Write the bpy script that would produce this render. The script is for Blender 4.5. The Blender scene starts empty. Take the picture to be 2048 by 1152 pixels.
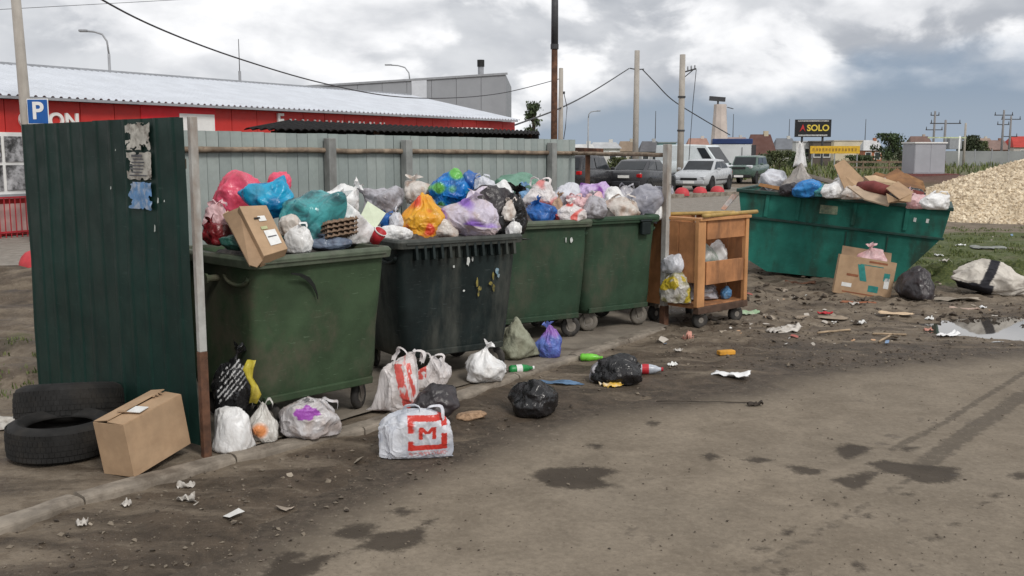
import bpy, bmesh, math, random
import numpy as np
from mathutils import Vector, Matrix, Euler, noise
random.seed(7)
R = math.radians
scene = bpy.context.scene
COL = scene.collection

# ---------------------------------------------------------------- camera
FPX = 2000.0                      # focal length in pixels of the 2048 px wide photograph
CAMZ = 1.8
TH = math.atan(276 / FPX)         # pitch below the horizon
cam_d = bpy.data.cameras.new('camera'); cam = bpy.data.objects.new('camera', cam_d); COL.objects.link(cam)
cam.location = (0, 0, CAMZ); cam.rotation_euler = (math.pi/2 - TH, 0, 0)
cam_d.sensor_width = 36; cam_d.lens = FPX / 2048 * 36; cam_d.clip_start = .05; cam_d.clip_end = 4000
scene.camera = cam

# ---------------------------------------------------------------- sky
SUN_EL, SUN_AZ = R(42), R(150)    # azimuth clockwise from +Y: behind and to the right of the camera
w = bpy.data.worlds.new('World'); scene.world = w; w.use_nodes = True
nt = w.node_tree; N = nt.nodes; N.clear()
def wn(t, **k):
    n = N.new(t)
    for a, b in k.items(): setattr(n, a, b)
    return n
def wl(a, b): nt.links.new(a, b)
def wmath(op, a, b=None, c=None, clamp=False):
    n = wn('ShaderNodeMath', operation=op, use_clamp=clamp)
    for i, q in enumerate((a, b, c)):
        if q is None: continue
        if isinstance(q, (int, float)): n.inputs[i].default_value = q
        else: wl(q, n.inputs[i])
    return n.outputs[0]
def wmix(f, a, b):
    n = wn('ShaderNodeMix', data_type='RGBA')
    for s, q in ((n.inputs[0], f), (n.inputs[6], a), (n.inputs[7], b)):
        if isinstance(q, (int, float)): s.default_value = q
        elif isinstance(q, tuple): s.default_value = (*q, 1)
        else: wl(q, s)
    return n.outputs[2]
def wramp(v, lo, hi):
    n = wn('ShaderNodeMapRange', interpolation_type='SMOOTHSTEP'); wl(v, n.inputs[0])
    n.inputs[1].default_value = lo; n.inputs[2].default_value = hi
    return n.outputs[0]
out = wn('ShaderNodeOutputWorld'); bg = wn('ShaderNodeBackground'); wl(bg.outputs[0], out.inputs[0])
sky = wn('ShaderNodeTexSky', sky_type='NISHITA', sun_disc=False, sun_elevation=SUN_EL, sun_rotation=SUN_AZ, altitude=150, air_density=1.2, dust_density=2.0)
tc = wn('ShaderNodeTexCoord')
sep = wn('ShaderNodeSeparateXYZ'); wl(tc.outputs['Generated'], sep.inputs[0])
SKY_OFF = (3.1, 7.4, 1.7)
def skynoise(scale, detail, rough, dz=0.0, off=(0, 0, 0), zs=1.9):
    m = wn('ShaderNodeMapping'); wl(tc.outputs['Generated'], m.inputs[0])
    m.inputs['Scale'].default_value = (1, 1, zs)
    m.inputs['Location'].default_value = (SKY_OFF[0]+off[0], SKY_OFF[1]+off[1], SKY_OFF[2]+off[2]+dz)
    n = wn('ShaderNodeTexNoise'); wl(m.outputs[0], n.inputs['Vector'])
    n.inputs['Scale'].default_value = scale; n.inputs['Detail'].default_value = detail; n.inputs['Roughness'].default_value = rough
    n.inputs['Distortion'].default_value = .25
    return n.outputs[0]
z = sep.outputs[2]
n1 = skynoise(4.6, 7, .48); n1b = skynoise(4.6, 7, .48, dz=.06)
nlow = skynoise(1.6, 2, .5, off=(9, 2, 4), zs=1.2)
ncell = skynoise(11, 5, .5, off=(4, 4, 4))
# rain-dark clear band low in the direction +X (right), broken cumulus elsewhere
side = wramp(sep.outputs[0], -.10, .16)
base = wmath('ADD', wmath('MULTIPLY', side, .046), .000)                       # elevation where the cloud base sits
height = wmath('SUBTRACT', z, base)
dens = wmath('ADD', wmath('MULTIPLY', wmath('SUBTRACT', n1, .5), .17), wmath('MULTIPLY', wmath('SUBTRACT', ncell, .5), .03))
cover = wramp(wmath('ADD', height, dens), -.016, .026)
lit = wmath('MULTIPLY', wmath('SUBTRACT', n1, n1b), 3.4)
shade = wmath('ADD', wmath('ADD', .66, lit), wmath('MULTIPLY', wmath('SUBTRACT', ncell, .5), .8), clamp=True)
shade = wmath('SUBTRACT', shade, wmath('MULTIPLY', wramp(nlow, .42, .62), .22), clamp=True)
npuff = skynoise(7.5, 8, .52, off=(1.3, 8.1, 2.2)); npuff2 = skynoise(7.5, 8, .52, dz=.05, off=(1.3, 8.1, 2.2))
puff = wramp(npuff, .42, .53)
plit = wmath('ADD', wmath('MULTIPLY', wmath('SUBTRACT', npuff, npuff2), 3.0), .72, clamp=True)
over = wmix(shade, (4.4, 4.65, 5.1), (7.8, 7.95, 8.2))
cloud = wmix(wmath('MULTIPLY', puff, .85), over, wmix(plit, (5.6, 5.8, 6.2), (10.8, 10.8, 10.9)))
cloud = wmix(wmath('MULTIPLY', wramp(z, .12, .5), .45), cloud, (7.2, 7.2, 7.3))
slate = wmix(wramp(z, .0, .075), (3.7, 4.6, 5.9), (2.2, 3.0, 4.5))
clear = wmix(.25, slate, sky.outputs[0])
wl(wmix(cover, clear, cloud), bg.inputs[0]); bg.inputs[1].default_value = .088

sun_d = bpy.data.lights.new('sun', 'SUN'); sun = bpy.data.objects.new('sun', sun_d); COL.objects.link(sun)
sun_d.energy = 1.5; sun_d.angle = R(14); sun_d.color = (1, .96, .9)
sv = Vector((math.sin(SUN_AZ)*math.cos(SUN_EL), math.cos(SUN_AZ)*math.cos(SUN_EL), math.sin(SUN_EL)))
sun.rotation_euler = sv.to_track_quat('Z', 'Y').to_euler()
vs = scene.view_settings; vs.view_transform = 'Standard'; vs.look = 'None'; vs.exposure = .24; vs.gamma = 1; vs.use_curve_mapping = False

# ---------------------------------------------------------------- survey helpers: a photograph pixel to a point of the place
_c, _s = math.cos(TH), math.sin(TH)
def ray(px, py):
    dx = (px-1024)/FPX; dz = -(py-576)/FPX
    return Vector((dx, _c+dz*_s, -_s+dz*_c))
def G(px, py, z=0.0):             # on the level z
    d = ray(px, py); return Vector((0, 0, CAMZ)) + d*((z-CAMZ)/d.z)
def D(px, py, Y):                 # at distance Y
    d = ray(px, py); return Vector((0, 0, CAMZ)) + d*(Y/d.y)

# ---------------------------------------------------------------- materials
MATS = {}
class NB:
    def __init__(s, name):
        s.m = bpy.data.materials.new(name); s.m.use_nodes = True
        s.t = s.m.node_tree; s.n = s.t.nodes; s.p = s.n['Principled BSDF']; s.o = s.n['Material Output']
        s.tc = s.n.new('ShaderNodeTexCoord')
    def link(s, a, b): s.t.links.new(a, b)
    def _in(s, sock, q):
        if isinstance(q, (int, float)): sock.default_value = q
        elif isinstance(q, tuple): sock.default_value = (*q, 1) if len(q) == 3 and sock.type == 'RGBA' else q
        else: s.link(q, sock)
    def vec(s, src='Object', scale=(1, 1, 1), loc=(0, 0, 0), rot=(0, 0, 0)):
        if src == 'World':
            g = s.n.new('ShaderNodeNewGeometry'); o = g.outputs['Position']
        else: o = s.tc.outputs[src]
        m = s.n.new('ShaderNodeMapping'); s.link(o, m.inputs[0])
        m.inputs['Scale'].default_value = scale; m.inputs['Location'].default_value = loc; m.inputs['Rotation'].default_value = rot
        return m.outputs[0]
    def noise(s, v, scale, detail=4, rough=.55, dist=0):
        n = s.n.new('ShaderNodeTexNoise'); s.link(v, n.inputs['Vector'])
        n.inputs['Scale'].default_value = scale; n.inputs['Detail'].default_value = detail
        n.inputs['Roughness'].default_value = rough; n.inputs['Distortion'].default_value = dist
        return n.outputs[0]
    def voro(s, v, scale, feature='F1', out='Distance'):
        n = s.n.new('ShaderNodeTexVoronoi'); n.feature = feature; s.link(v, n.inputs['Vector']); n.inputs['Scale'].default_value = scale
        return n.outputs[out]
    def math(s, op, a, b=None, clamp=False):
        n = s.n.new('ShaderNodeMath'); n.operation = op; n.use_clamp = clamp
        s._in(n.inputs[0], a)
        if b is not None: s._in(n.inputs[1], b)
        return n.outputs[0]
    def ramp(s, v, lo, hi, a=0.0, b=1.0):
        n = s.n.new('ShaderNodeMapRange'); n.interpolation_type = 'SMOOTHSTEP'; s.link(v, n.inputs[0])
        for i, q in enumerate((lo, hi, a, b)): n.inputs[i+1].default_value = q
        return n.outputs[0]
    def mix(s, f, a, b, mode='MIX'):
        n = s.n.new('ShaderNodeMix'); n.data_type = 'RGBA'; n.blend_type = mode
        s._in(n.inputs[0], f); s._in(n.inputs[6], a); s._in(n.inputs[7], b)
        return n.outputs[2]
    def attr(s, name):
        n = s.n.new('ShaderNodeAttribute'); n.attribute_name = name
        return n
    def bump(s, h, strength, dist=.01, prev=None):
        n = s.n.new('ShaderNodeBump'); s.link(h, n.inputs['Height']); n.inputs['Strength'].default_value = strength; n.inputs['Distance'].default_value = dist
        if prev is not None: s.link(prev, n.inputs['Normal'])
        return n.outputs[0]
    def done(s, col, rough, nrm=None, metal=0, spec=None):
        s._in(s.p.inputs['Base Color'], col); s._in(s.p.inputs['Roughness'], rough); s.p.inputs['Metallic'].default_value = metal
        if spec is not None: s.p.inputs['Specular IOR Level'].default_value = spec
        if nrm is not None: s.link(nrm, s.p.inputs['Normal'])
        return s.m

def mat(name, col, rough=.6, var=.25, vs=5.0, dirt=None, da=.5, ds=3.0, streak=1.0, bump=.15, bs=60, metal=0, spec=.4, src='Object', scratch=0):
    """painted / solid surface: tone variation, dirt patches (streak > 1 draws them out vertically), fine relief"""
    if name in MATS: return MATS[name]
    b = NB(name); v = b.vec(src)
    n = b.noise(v, vs, 5, .6)
    lo = tuple(c*(1-var) for c in col); hi = tuple(min(1, c*(1+var)) for c in col)
    c = b.mix(b.ramp(n, .3, .7), lo, hi)
    r = b.ramp(b.noise(v, vs*2.3, 3), .3, .7, rough-.08, rough+.1)
    if dirt:
        v2 = b.vec(src, (1, 1, 1/streak), (3.3, 1.7, .4))
        k = b.math('MULTIPLY', b.ramp(b.noise(v2, ds, 6, .65), .45, .68), da)
        c = b.mix(k, c, dirt)
    if scratch:
        v3 = b.vec(src, (2.2, 2.2, 15), (.3, 2.1, 5.4), (.3, .25, .2)); c = b.mix(b.ramp(b.noise(v3, 5, 4, .6, .5), .63, .70, 0, scratch), c, tuple(min(1, q*1.9+.045) for q in col))
    nr = b.bump(b.noise(v, bs, 3), bump, .004) if bump else None
    MATS[name] = b.done(c, r, nr, metal, spec)
    return MATS[name]

def bagmat(name, col, col2=None, pr=None, trans=.25, rough=.32, scale=7, crease=.45):
    """thin polythene film over lumpy contents; the 'print' vertex attribute carries printed marks"""
    if name in MATS: return MATS[name]
    b = NB(name); v = b.vec('Object')
    col2 = col2 or tuple(c*.72 for c in col)
    c = b.mix(b.ramp(b.noise(v, scale, 4, .6, .6), .42, .66), col, col2)
    if sum(col) > .12: c = b.mix(b.math('MULTIPLY', b.ramp(b.noise(b.vec('World', (1, 1, 1), (5, 2, 8)), 5, 4, .6), .52, .74), .28), c, (.22, .185, .15))
    if pr: c = b.mix(b.attr('print').outputs['Fac'], c, pr)
    vd = b.vec('Object', (1, 1, .7), (1, 2, 3)); h = b.noise(vd, 9, 3, .5, 1.4); h2 = b.noise(b.vec('Object', (1, 1, .5)), 24, 3, .5, 1.8)
    nr = b.bump(h2, crease*.55, .012, b.bump(h, crease, .03))
    b.done(c, b.ramp(b.noise(v, 11, 2), .3, .7, rough-.08, rough+.1), nr, 0, .5)
    if trans:
        t = b.n.new('ShaderNodeBsdfTranslucent'); b._in(t.inputs[0], c); m = b.n.new('ShaderNodeMixShader'); m.inputs[0].default_value = trans
        b.link(b.p.outputs[0], m.inputs[1]); b.link(t.outputs[0], m.inputs[2]); b.link(m.outputs[0], b.o.inputs[0])
    MATS[name] = b.m
    return b.m

# ---------------------------------------------------------------- mesh helpers
class MB:
    def __init__(s): s.v = []; s.f = []
    def add(s, vs, fs):
        o = len(s.v); s.v += [tuple(q) for q in vs]; s.f += [tuple(i+o for i in q) for q in fs]; return s
    def box(s, c, sz, rot=None, taper=1.0):
        x, y, z = sz[0]/2, sz[1]/2, sz[2]/2; c = Vector(c)
        p = [Vector((a*x*(taper if k > 0 else 1), b*y*(taper if k > 0 else 1), k*z)) for k in (-1, 1) for a, b in ((-1, -1), (1, -1), (1, 1), (-1, 1))]
        if rot is not None:
            m = rot if isinstance(rot, Matrix) else Euler(rot).to_matrix()
            p = [m @ q for q in p]
        return s.add([c+q for q in p], [(3, 2, 1, 0), (4, 5, 6, 7), (0, 1, 5, 4), (1, 2, 6, 5), (2, 3, 7, 6), (3, 0, 4, 7)])
    def bar(s, a, b, w, h, up=(0, 0, 1)):
        a, b = Vector(a), Vector(b); d = (b-a); L = d.length; d = d.normalized(); up = Vector(up)
        if abs(d.dot(up)) > .99: up = Vector((0, 1, 0))
        y = up.cross(d).normalized(); zz = d.cross(y)
        m = Matrix((d, y, zz)).transposed()
        return s.box((a+b)/2, (L, w, h), m)
    def cyl(s, a, b, r0, r1=None, n=10, caps=True):
        a, b = Vector(a), Vector(b); r1 = r0 if r1 is None else r1; d = (b-a).normalized()
        u = d.orthogonal().normalized(); t = d.cross(u)
        vs = []
        for p, r in ((a, r0), (b, r1)):
            for i in range(n):
                q = 2*math.pi*i/n; vs.append(p+(u*math.cos(q)+t*math.sin(q))*r)
        fs = [(i, (i+1) % n, n+(i+1) % n, n+i) for i in range(n)]
        if caps: fs += [tuple(range(n-1, -1, -1)), tuple(range(n, 2*n))]
        return s.add(vs, fs)
    def tube(s, pts, r, n=6):
        pts = [Vector(p) for p in pts]; vs = []; rr = r if isinstance(r, (list, tuple)) else [r]*len(pts)
        for i, p in enumerate(pts):
            d = (pts[min(i+1, len(pts)-1)]-pts[max(i-1, 0)]).normalized()
            u = d.cross(Vector((0, 0, 1)))
            if u.length < .05: u = d.cross(Vector((0, 1, 0)))
            u.normalize(); t = d.cross(u)
            for k in range(n):
                q = 2*math.pi*k/n; vs.append(p+(u*math.cos(q)+t*math.sin(q))*rr[i])
        fs = [(i*n+k, i*n+(k+1) % n, (i+1)*n+(k+1) % n, (i+1)*n+k) for i in range(len(pts)-1) for k in range(n)]
        fs += [tuple(range(n-1, -1, -1)), tuple(range((len(pts)-1)*n, len(pts)*n))]
        return s.add(vs, fs)
    def lathe(s, prof, n=24, axis='Z', c=(0, 0, 0), closed=False):
        vs = []; c = Vector(c)
        for r, h in prof:
            for i in range(n):
                q = 2*math.pi*i/n; x, y = r*math.cos(q), r*math.sin(q)
                vs.append(c+Vector({'Z': (x, y, h), 'Y': (x, h, y), 'X': (h, x, y)}[axis]))
        m = len(prof); fs = []
        for j in range(m if closed else m-1):
            k = (j+1) % m
            fs += [(j*n+i, j*n+(i+1) % n, k*n+(i+1) % n, k*n+i) for i in range(n)]
        return s.add(vs, fs)
    def prism(s, poly, h0, h1, axis='Z'):
        n = len(poly); P = {'Z': lambda a, b, h: (a, b, h), 'Y': lambda a, b, h: (a, h, b), 'X': lambda a, b, h: (h, a, b)}[axis]
        return s.add([P(a, b, h0) for a, b in poly]+[P(a, b, h1) for a, b in poly],
                     [tuple(range(n-1, -1, -1)), tuple(range(n, 2*n))]+[(i, (i+1) % n, n+(i+1) % n, n+i) for i in range(n)])
    def grid(s, fn, nu, nv):
        o = [fn(i/nu, j/nv) for j in range(nv+1) for i in range(nu+1)]
        return s.add(o, [(j*(nu+1)+i, j*(nu+1)+i+1, (j+1)*(nu+1)+i+1, (j+1)*(nu+1)+i) for j in range(nv) for i in range(nu)])
    def mesh(s, name, smooth=False):
        me = bpy.data.meshes.new(name); me.from_pydata(s.v, [], s.f); me.update()
        bm = bmesh.new(); bm.from_mesh(me); bmesh.ops.recalc_face_normals(bm, faces=bm.faces); bm.to_mesh(me); bm.free()
        if smooth: me.polygons.foreach_set('use_smooth', [True]*len(me.polygons))
        return me
    def build(s, name, m, parent=None, smooth=False, bevel=0, solid=0, angle=None):
        o = bpy.data.objects.new(name, s.mesh(name, smooth)); COL.objects.link(o); o.data.materials.append(m)
        if solid: k = o.modifiers.new('solid', 'SOLIDIFY'); k.thickness = solid; k.offset = 0
        if bevel: k = o.modifiers.new('bevel', 'BEVEL'); k.width = bevel; k.segments = 2; k.limit_method = 'ANGLE'; k.angle_limit = R(angle or 35)
        if parent: o.parent = parent
        return o
def tag(o, label, cat=None, group=None, kind=None):
    if label: o['label'] = label
    if cat: o['category'] = cat
    if group: o['group'] = group
    if kind: o['kind'] = kind
    return o
def thing(name, label, cat, loc=(0, 0, 0), rz=0.0, group=None):
    o = bpy.data.objects.new(name, None); COL.objects.link(o); o.location = loc; o.rotation_euler = (0, 0, rz); o.empty_display_size = .2
    return tag(o, label, cat, group)
def copy_tree(o, parent=None):
    c = o.copy(); COL.objects.link(c); c.parent = parent
    for ch in list(o.children): copy_tree(ch, c)
    return c
def place(o, loc, rot=(0, 0, 0)): o.location = loc; o.rotation_euler = rot; return o
def nz(x, y, z=0.0): return noise.noise((x, y, z))
def sstep(a, b, x):
    t = np.clip((x-a)/(b-a), 0, 1); return t*t*(3-2*t)
def text_mesh(s, size, m, name, parent=None, depth=.004, font_bold=False, shear=0):
    cu = bpy.data.curves.new('t', 'FONT'); cu.body = s; cu.size = size; cu.extrude = depth; cu.align_x = 'CENTER'; cu.align_y = 'CENTER'; cu.shear = shear
    if font_bold: cu.offset = size*.025
    t = bpy.data.objects.new('t', cu); COL.objects.link(t)
    dg = bpy.context.evaluated_depsgraph_get(); me = bpy.data.meshes.new_from_object(t.evaluated_get(dg))
    bpy.data.objects.remove(t); bpy.data.curves.remove(cu)
    o = bpy.data.objects.new(name, me); COL.objects.link(o); me.materials.clear(); me.materials.append(m)
    if parent: o.parent = parent
    return o
# ================================================================ SETTING
ROAD_Z = -.08
KERB = [(-3.6, 2.6), (-2.95, 3.75), (-2.48, 4.64), (-2.19, 5.11), (-1.77, 5.62), (-1.1, 6.19), (-.45, 7.09), (.11, 8.0), (.85, 9.05), (1.57, 10.09)]
EDGE = [(-2.6, 1.0), (-1.9, 2.6), (-1.55, 3.5), (-1.43, 4.24), (-1.15, 5.0), (-.8, 5.62), (-.39, 6.13), (.02, 6.71), (1.05, 7.4), (1.92, 7.89), (2.63, 8.55), (4.92, 9.44), (9, 10.6), (20, 13), (80, 26)]
def sdist(X, Y, poly):
    best = np.full(X.shape, 1e9); sg = np.ones(X.shape)
    for (ax, ay), (bx, by) in zip(poly[:-1], poly[1:]):
        dx, dy = bx-ax, by-ay; t = np.clip(((X-ax)*dx+(Y-ay)*dy)/(dx*dx+dy*dy), 0, 1)
        d = np.hypot(X-ax-t*dx, Y-ay-t*dy); cr = dx*(Y-ay)-dy*(X-ax)
        k = d < best; best = np.where(k, d, best); sg = np.where(k, np.sign(cr), sg)
    return best*sg
def npnoise(X, Y, sc, seed=0.0, octs=3):
    flat = np.zeros(X.size); xs, ys = X.ravel()*sc, Y.ravel()*sc
    nn = noise.noise
    for i in range(X.size):
        a = 0; k = 1; x, y = xs[i], ys[i]
        for o in range(octs): a += nn((x*k+seed, y*k-seed, seed*1.3+o))/k; k *= 2.1
        flat[i] = a
    return flat.reshape(X.shape)
def axis(lo, hi, step, far_lo, far_hi, g=1.13):
    a = list(np.arange(lo, hi, step)); s = step; p = hi
    r = []
    while p < far_hi: r.append(p); s *= g; p += s
    s = step; p = lo; l = []
    while p > far_lo: s *= g; p -= s; l.append(p)
    return np.array(l[::-1]+a+r)
def grid_obj(name, xs, ys, Z, m, keep=None, attrs=None):
    X, Y = np.meshgrid(xs, ys); nx, ny = len(xs), len(ys)
    co = np.stack([X, Y, Z], -1).reshape(-1, 3)
    idx = np.arange(nx*ny).reshape(ny, nx)
    q = np.stack([idx[:-1, :-1], idx[:-1, 1:], idx[1:, 1:], idx[1:, :-1]], -1)
    if keep is not None: q = q[keep[:-1, :-1]]
    q = q.reshape(-1, 4)
    me = bpy.data.meshes.new(name); me.vertices.add(len(co)); me.vertices.foreach_set('co', co.ravel())
    me.loops.add(q.size); me.loops.foreach_set('vertex_index', q.ravel().astype(np.int32))
    me.polygons.add(len(q)); me.polygons.foreach_set('loop_start', np.arange(0, q.size, 4, dtype=np.int32)); me.update(calc_edges=True)
    me.polygons.foreach_set('use_smooth', [True]*len(q))
    for k, a in (attrs or {}).items():
        at = me.attributes.new(k, 'FLOAT', 'POINT'); at.data.foreach_set('value', a.ravel().astype(np.float32))
    o = bpy.data.objects.new(name, me); COL.objects.link(o); me.materials.append(m)
    return tag(o, None, kind='structure')

# -- ground sheet -------------------------------------------------
def ground_material():
    b = NB('earth'); v = b.vec('World')
    n1 = b.noise(v, .9, 6, .6); n2 = b.noise(v, 5, 6, .65, .4); n3 = b.noise(v, 26, 5, .65)
    dry = b.mix(b.ramp(n2, .35, .68), (.140, .110, .080), (.240, .198, .150))
    wet = b.mix(b.ramp(n2, .3, .7), (.040, .030, .021), (.100, .075, .053))
    ns = b.noise(b.vec('World', (.35, 1.5, 1), (2, 5, 0), (0, 0, -.94)), 3.2, 5, .6, .3)
    wf = b.math('ADD', b.attr('wet').outputs['Fac'], b.math('MULTIPLY', b.math('SUBTRACT', n2, .5), 1.5))
    wf = b.math('ADD', wf, b.math('MULTIPLY', b.math('SUBTRACT', ns, .52), 2.6))
    wf = b.ramp(b.math('ADD', wf, b.math('MULTIPLY', b.math('SUBTRACT', n3, .5), .6)), .2, .85)
    c = b.mix(wf, dry, wet)
    gr = b.mix(b.ramp(n3, .35, .7), (.045, .062, .018), (.120, .135, .045))
    gf = b.ramp(b.math('ADD', b.attr('grass').outputs['Fac'], b.math('MULTIPLY', b.math('SUBTRACT', n1, .5), 1.2)), .35, .65)
    c = b.mix(gf, c, gr)
    rf = b.attr('redearth').outputs['Fac']
    c = b.mix(rf, c, b.mix(b.ramp(n2, .3, .7), (.07, .035, .027), (.135, .070, .050)))
    c = b.mix(b.attr('paving').outputs['Fac'], c, b.mix(b.ramp(n2, .3, .7), (.20, .18, .155), (.29, .265, .23)))
    peb = b.voro(v, 38)
    c = b.mix(b.math('MULTIPLY', b.ramp(peb, .10, .2, 1, 0), b.ramp(n2, .5, .62, 0, .55)), c, (.27, .24, .20))
    nr = b.bump(n2, .5, .05, b.bump(n3, .65, .02))
    r = b.mix(wf, (.95, .95, .95), (.62, .62, .62))
    return b.done(c, r, nr, 0, .3)
gx = axis(-5, 8, .07, -700, 700); gy = axis(3.6, 15.5, .07, -300, 1200)
X, Y = np.meshgrid(gx, gy)
dk = sdist(X, Y, KERB); de = sdist(X, Y, EDGE)
near = (np.abs(X) < 45) & (Y > 1) & (Y < 60)
N1 = np.zeros(X.shape); N2 = np.zeros(X.shape)
ii = np.where(near)
N1[ii] = npnoise(X[ii], Y[ii], 1.1, 3.0, 2); N2[ii] = npnoise(X[ii], Y[ii], 5.5, 9.0, 3)
beyond_kerb = (Y > 10.2) | ((X > 1.6) & (dk < 0))
inside = sstep(-.02, .05, dk) * (Y < 40)
Z = -.112 + .064*sstep(-.35, .45, de+.22*N1) + .020*N2*sstep(-.3, .3, de)
right = sstep(.9, 1.9, X)*sstep(7.5, 9.5, Y)
Z = Z + right*.035*sstep(.2, 2.2, de) + right*.030*N2*sstep(.5, 1.2, de)*(Y < 22)
inz = -.022 + .008*N1 + .008*N2
Z = np.where(X < 2.0, Z*(1-inside)+inz*inside, Z)
# wheel ruts in the soft ground left of the enclosure
rl = np.clip((-3.3-X)/.7, 0, 1)*np.clip((Y-7.2)/1.0, 0, 1)*np.clip((16.5-Y)/1.5, 0, 1)
wv = (Y+.12*X+.25*N1)
Z = Z + rl*(.075*np.sin(wv*5.1)+.045*np.sin(wv*11+1)+.035*N2)
far = sstep(16, 30, np.hypot(X, Y)); Z = Z*(1-far) + far*(-.02)
# heap of reddish earth far right
red = np.clip(1-np.abs((Y-56)/14), 0, 1)*np.clip((X-17)/5, 0, 1)
Z = Z + .45*red**1.5*(1+.5*N1)
hump = np.clip(1-np.hypot((X-6.9)/1.6, (Y-14.2)/1.0), 0, 1); Z = Z+.22*hump*(1+.8*N2)
# hollow that holds the puddle
pd_ = np.hypot((X-6.1)/1.85, (Y-10.45)/.80)
Z = Z - .11*np.clip(1.2-pd_, 0, 1)*sstep(.0, .25, de)*(1+.7*N2)
# under the slab and the paved lot the sheet lies lower
PAD = [(-1.68, 5.86), (1.62, 10.2), (.8, 12.1), (-3.42, 7.6)]
def inpoly(X, Y, P, off=0.0):
    k = np.ones(X.shape, bool)
    for (ax, ay), (bx, by) in zip(P, P[1:]+P[:1]): k &= ((bx-ax)*(Y-ay)-(by-ay)*(X-ax))/math.hypot(bx-ax, by-ay) > off
    return k
Z = np.where(inpoly(X, Y, PAD, .16), -.14, Z)
wet = np.clip(1.0-np.clip((de-.1)/1.5, 0, 1)*.55, 0, 1)*sstep(-.4, .1, de)
wet = np.where(dk > 0, .42, wet); wet = np.where((X > 1.5) & (Y > 9.5), .45+.25*N1, wet); wet = np.where(rl > 0, .62-.35*(Y < 9), wet)
wet = wet*(1-far)+.2*far
grass = np.zeros(X.shape)
grass = np.maximum(grass, sstep(4.9, 5.8, X)*sstep(12.6, 13.8, Y)*sstep(-24, -22, -Y)*.66)
grass = np.maximum(grass, sstep(24, 40, Y)*.55); grass = np.maximum(grass, np.clip((-3.5-X)/.3, 0, 1)*(Y > 7.6)*(Y < 9.6)*.22)
grass = np.where((X < 16) & (Y > 22) & (Y < 60) & (X > -8), .2, grass)
paving = np.clip((-5.0-X)/.5, 0, 1)*sstep(15.4, 15.8, Y)
paving = np.where((Y > 27) & (Y < 58) & (X < 11) & (X > -6), .85, paving)
grid_obj('ground', gx, gy, Z, ground_material(), None, dict(wet=wet, grass=grass, redearth=np.clip(red*1.6, 0, 1), paving=np.clip(paving, 0, 1)))
def ground_z(x, y):
    i = int(np.clip(np.searchsorted(gx, x)-1, 0, len(gx)-2)); j = int(np.clip(np.searchsorted(gy, y)-1, 0, len(gy)-2))
    u = (x-gx[i])/(gx[i+1]-gx[i]); v = (y-gy[j])/(gy[j+1]-gy[j])
    g = Z[j, i]*(1-u)*(1-v)+Z[j, i+1]*u*(1-v)+Z[j+1, i]*(1-u)*v+Z[j+1, i+1]*u*v
    p = np.array([[x]]), np.array([[y]])
    if sdist(*p, EDGE)[0, 0] < .6: g = max(g, ROAD_Z)
    if inpoly(*p, PAD)[0, 0]: g = 0.0
    return float(g)
def Gr(px, py):                   # ground point under a pixel, whatever sheet lies there
    p = G(px, py, -.03)
    for _ in range(4): p = G(px, py, ground_z(p.x, p.y))
    return p

# -- road ---------------------------------------------------------
def road_material():
    b = NB('dusty_asphalt'); v = b.vec('World')
    n0 = b.noise(v, .55, 4, .55); n1 = b.noise(v, 2.2, 6, .62, .5); n2 = b.noise(v, 14, 5, .65); n3 = b.noise(v, 75, 3, .7); n25 = b.noise(v, 31, 5, .75)
    c = b.mix(b.ramp(n1, .32, .7), (.172, .141, .106), (.262, .218, .166))
    c = b.mix(b.ramp(n0, .35, .7, 0, .5), c, (.188, .160, .125))
    mud = b.math('ADD', b.attr('mud').outputs['Fac'], b.math('ADD', b.math('MULTIPLY', b.math('SUBTRACT', n1, .5), 1.1), b.math('MULTIPLY', b.math('SUBTRACT', n2, .5), .5)))
    mf = b.ramp(mud, .25, .95)
    c = b.mix(mf, c, b.mix(b.ramp(n2, .3, .7), (.042, .033, .025), (.095, .074, .056)))
    tr = b.ramp(b.math('ADD', b.attr('track').outputs['Fac'], b.math('MULTIPLY', b.math('SUBTRACT', n2, .5), 1.4)), .45, .75, 0, .7)
    c = b.mix(tr, c, (.080, .066, .052))
    # damp spots and grit
    sp = b.math('MULTIPLY', b.ramp(b.noise(b.vec('World', (1, 1, 1), (4, 9, 0)), 6.5, 4, .6), .635, .70), b.ramp(n0, .42, .6))
    c = b.mix(b.math('MULTIPLY', sp, .6), c, (.078, .062, .048))
    c = b.mix(b.ramp(n3, .62, .76, 0, .4), c, (.13, .11, .09))
    pk = b.ramp(b.voro(v, 95), .05, .16, 1, 0)
    c = b.mix(b.math('MULTIPLY', pk, b.ramp(n2, .48, .6, 0, .5)), c, (.31, .28, .24))
    c = b.mix(b.ramp(n25, .44, .70, 0, .45), c, (.118, .096, .073)); c = b.mix(b.ramp(n25, .30, .48, .35, 0), c, (.30, .255, .20))
    dm_ = b.math('ADD', b.attr('damp').outputs['Fac'], b.math('MULTIPLY', b.math('SUBTRACT', n25, .5), .5))
    wp = b.ramp(b.math('ADD', dm_, b.math('ADD', b.math('MULTIPLY', b.math('SUBTRACT', n2, .5), .55), b.math('MULTIPLY', b.math('SUBTRACT', n1, .5), .35))), .34, .70)
    c = b.mix(b.math('MULTIPLY', wp, .9), c, b.mix(b.ramp(n1, .3, .7), (.040, .031, .023), (.056, .044, .033)))
    nr = b.bump(n2, .35, .02, b.bump(n3, .5, .006))
    r = b.math('SUBTRACT', .93, b.math('ADD', b.math('MULTIPLY', mf, .18), b.math('ADD', b.math('MULTIPLY', sp, .2), b.math('MULTIPLY', wp, .12))))
    return b.done(c, r, nr, 0, .22)
rx = axis(-2.6, 5.2, .032, -60, 80); ry = axis(3.4, 10.2, .032, -60, 30)
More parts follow.
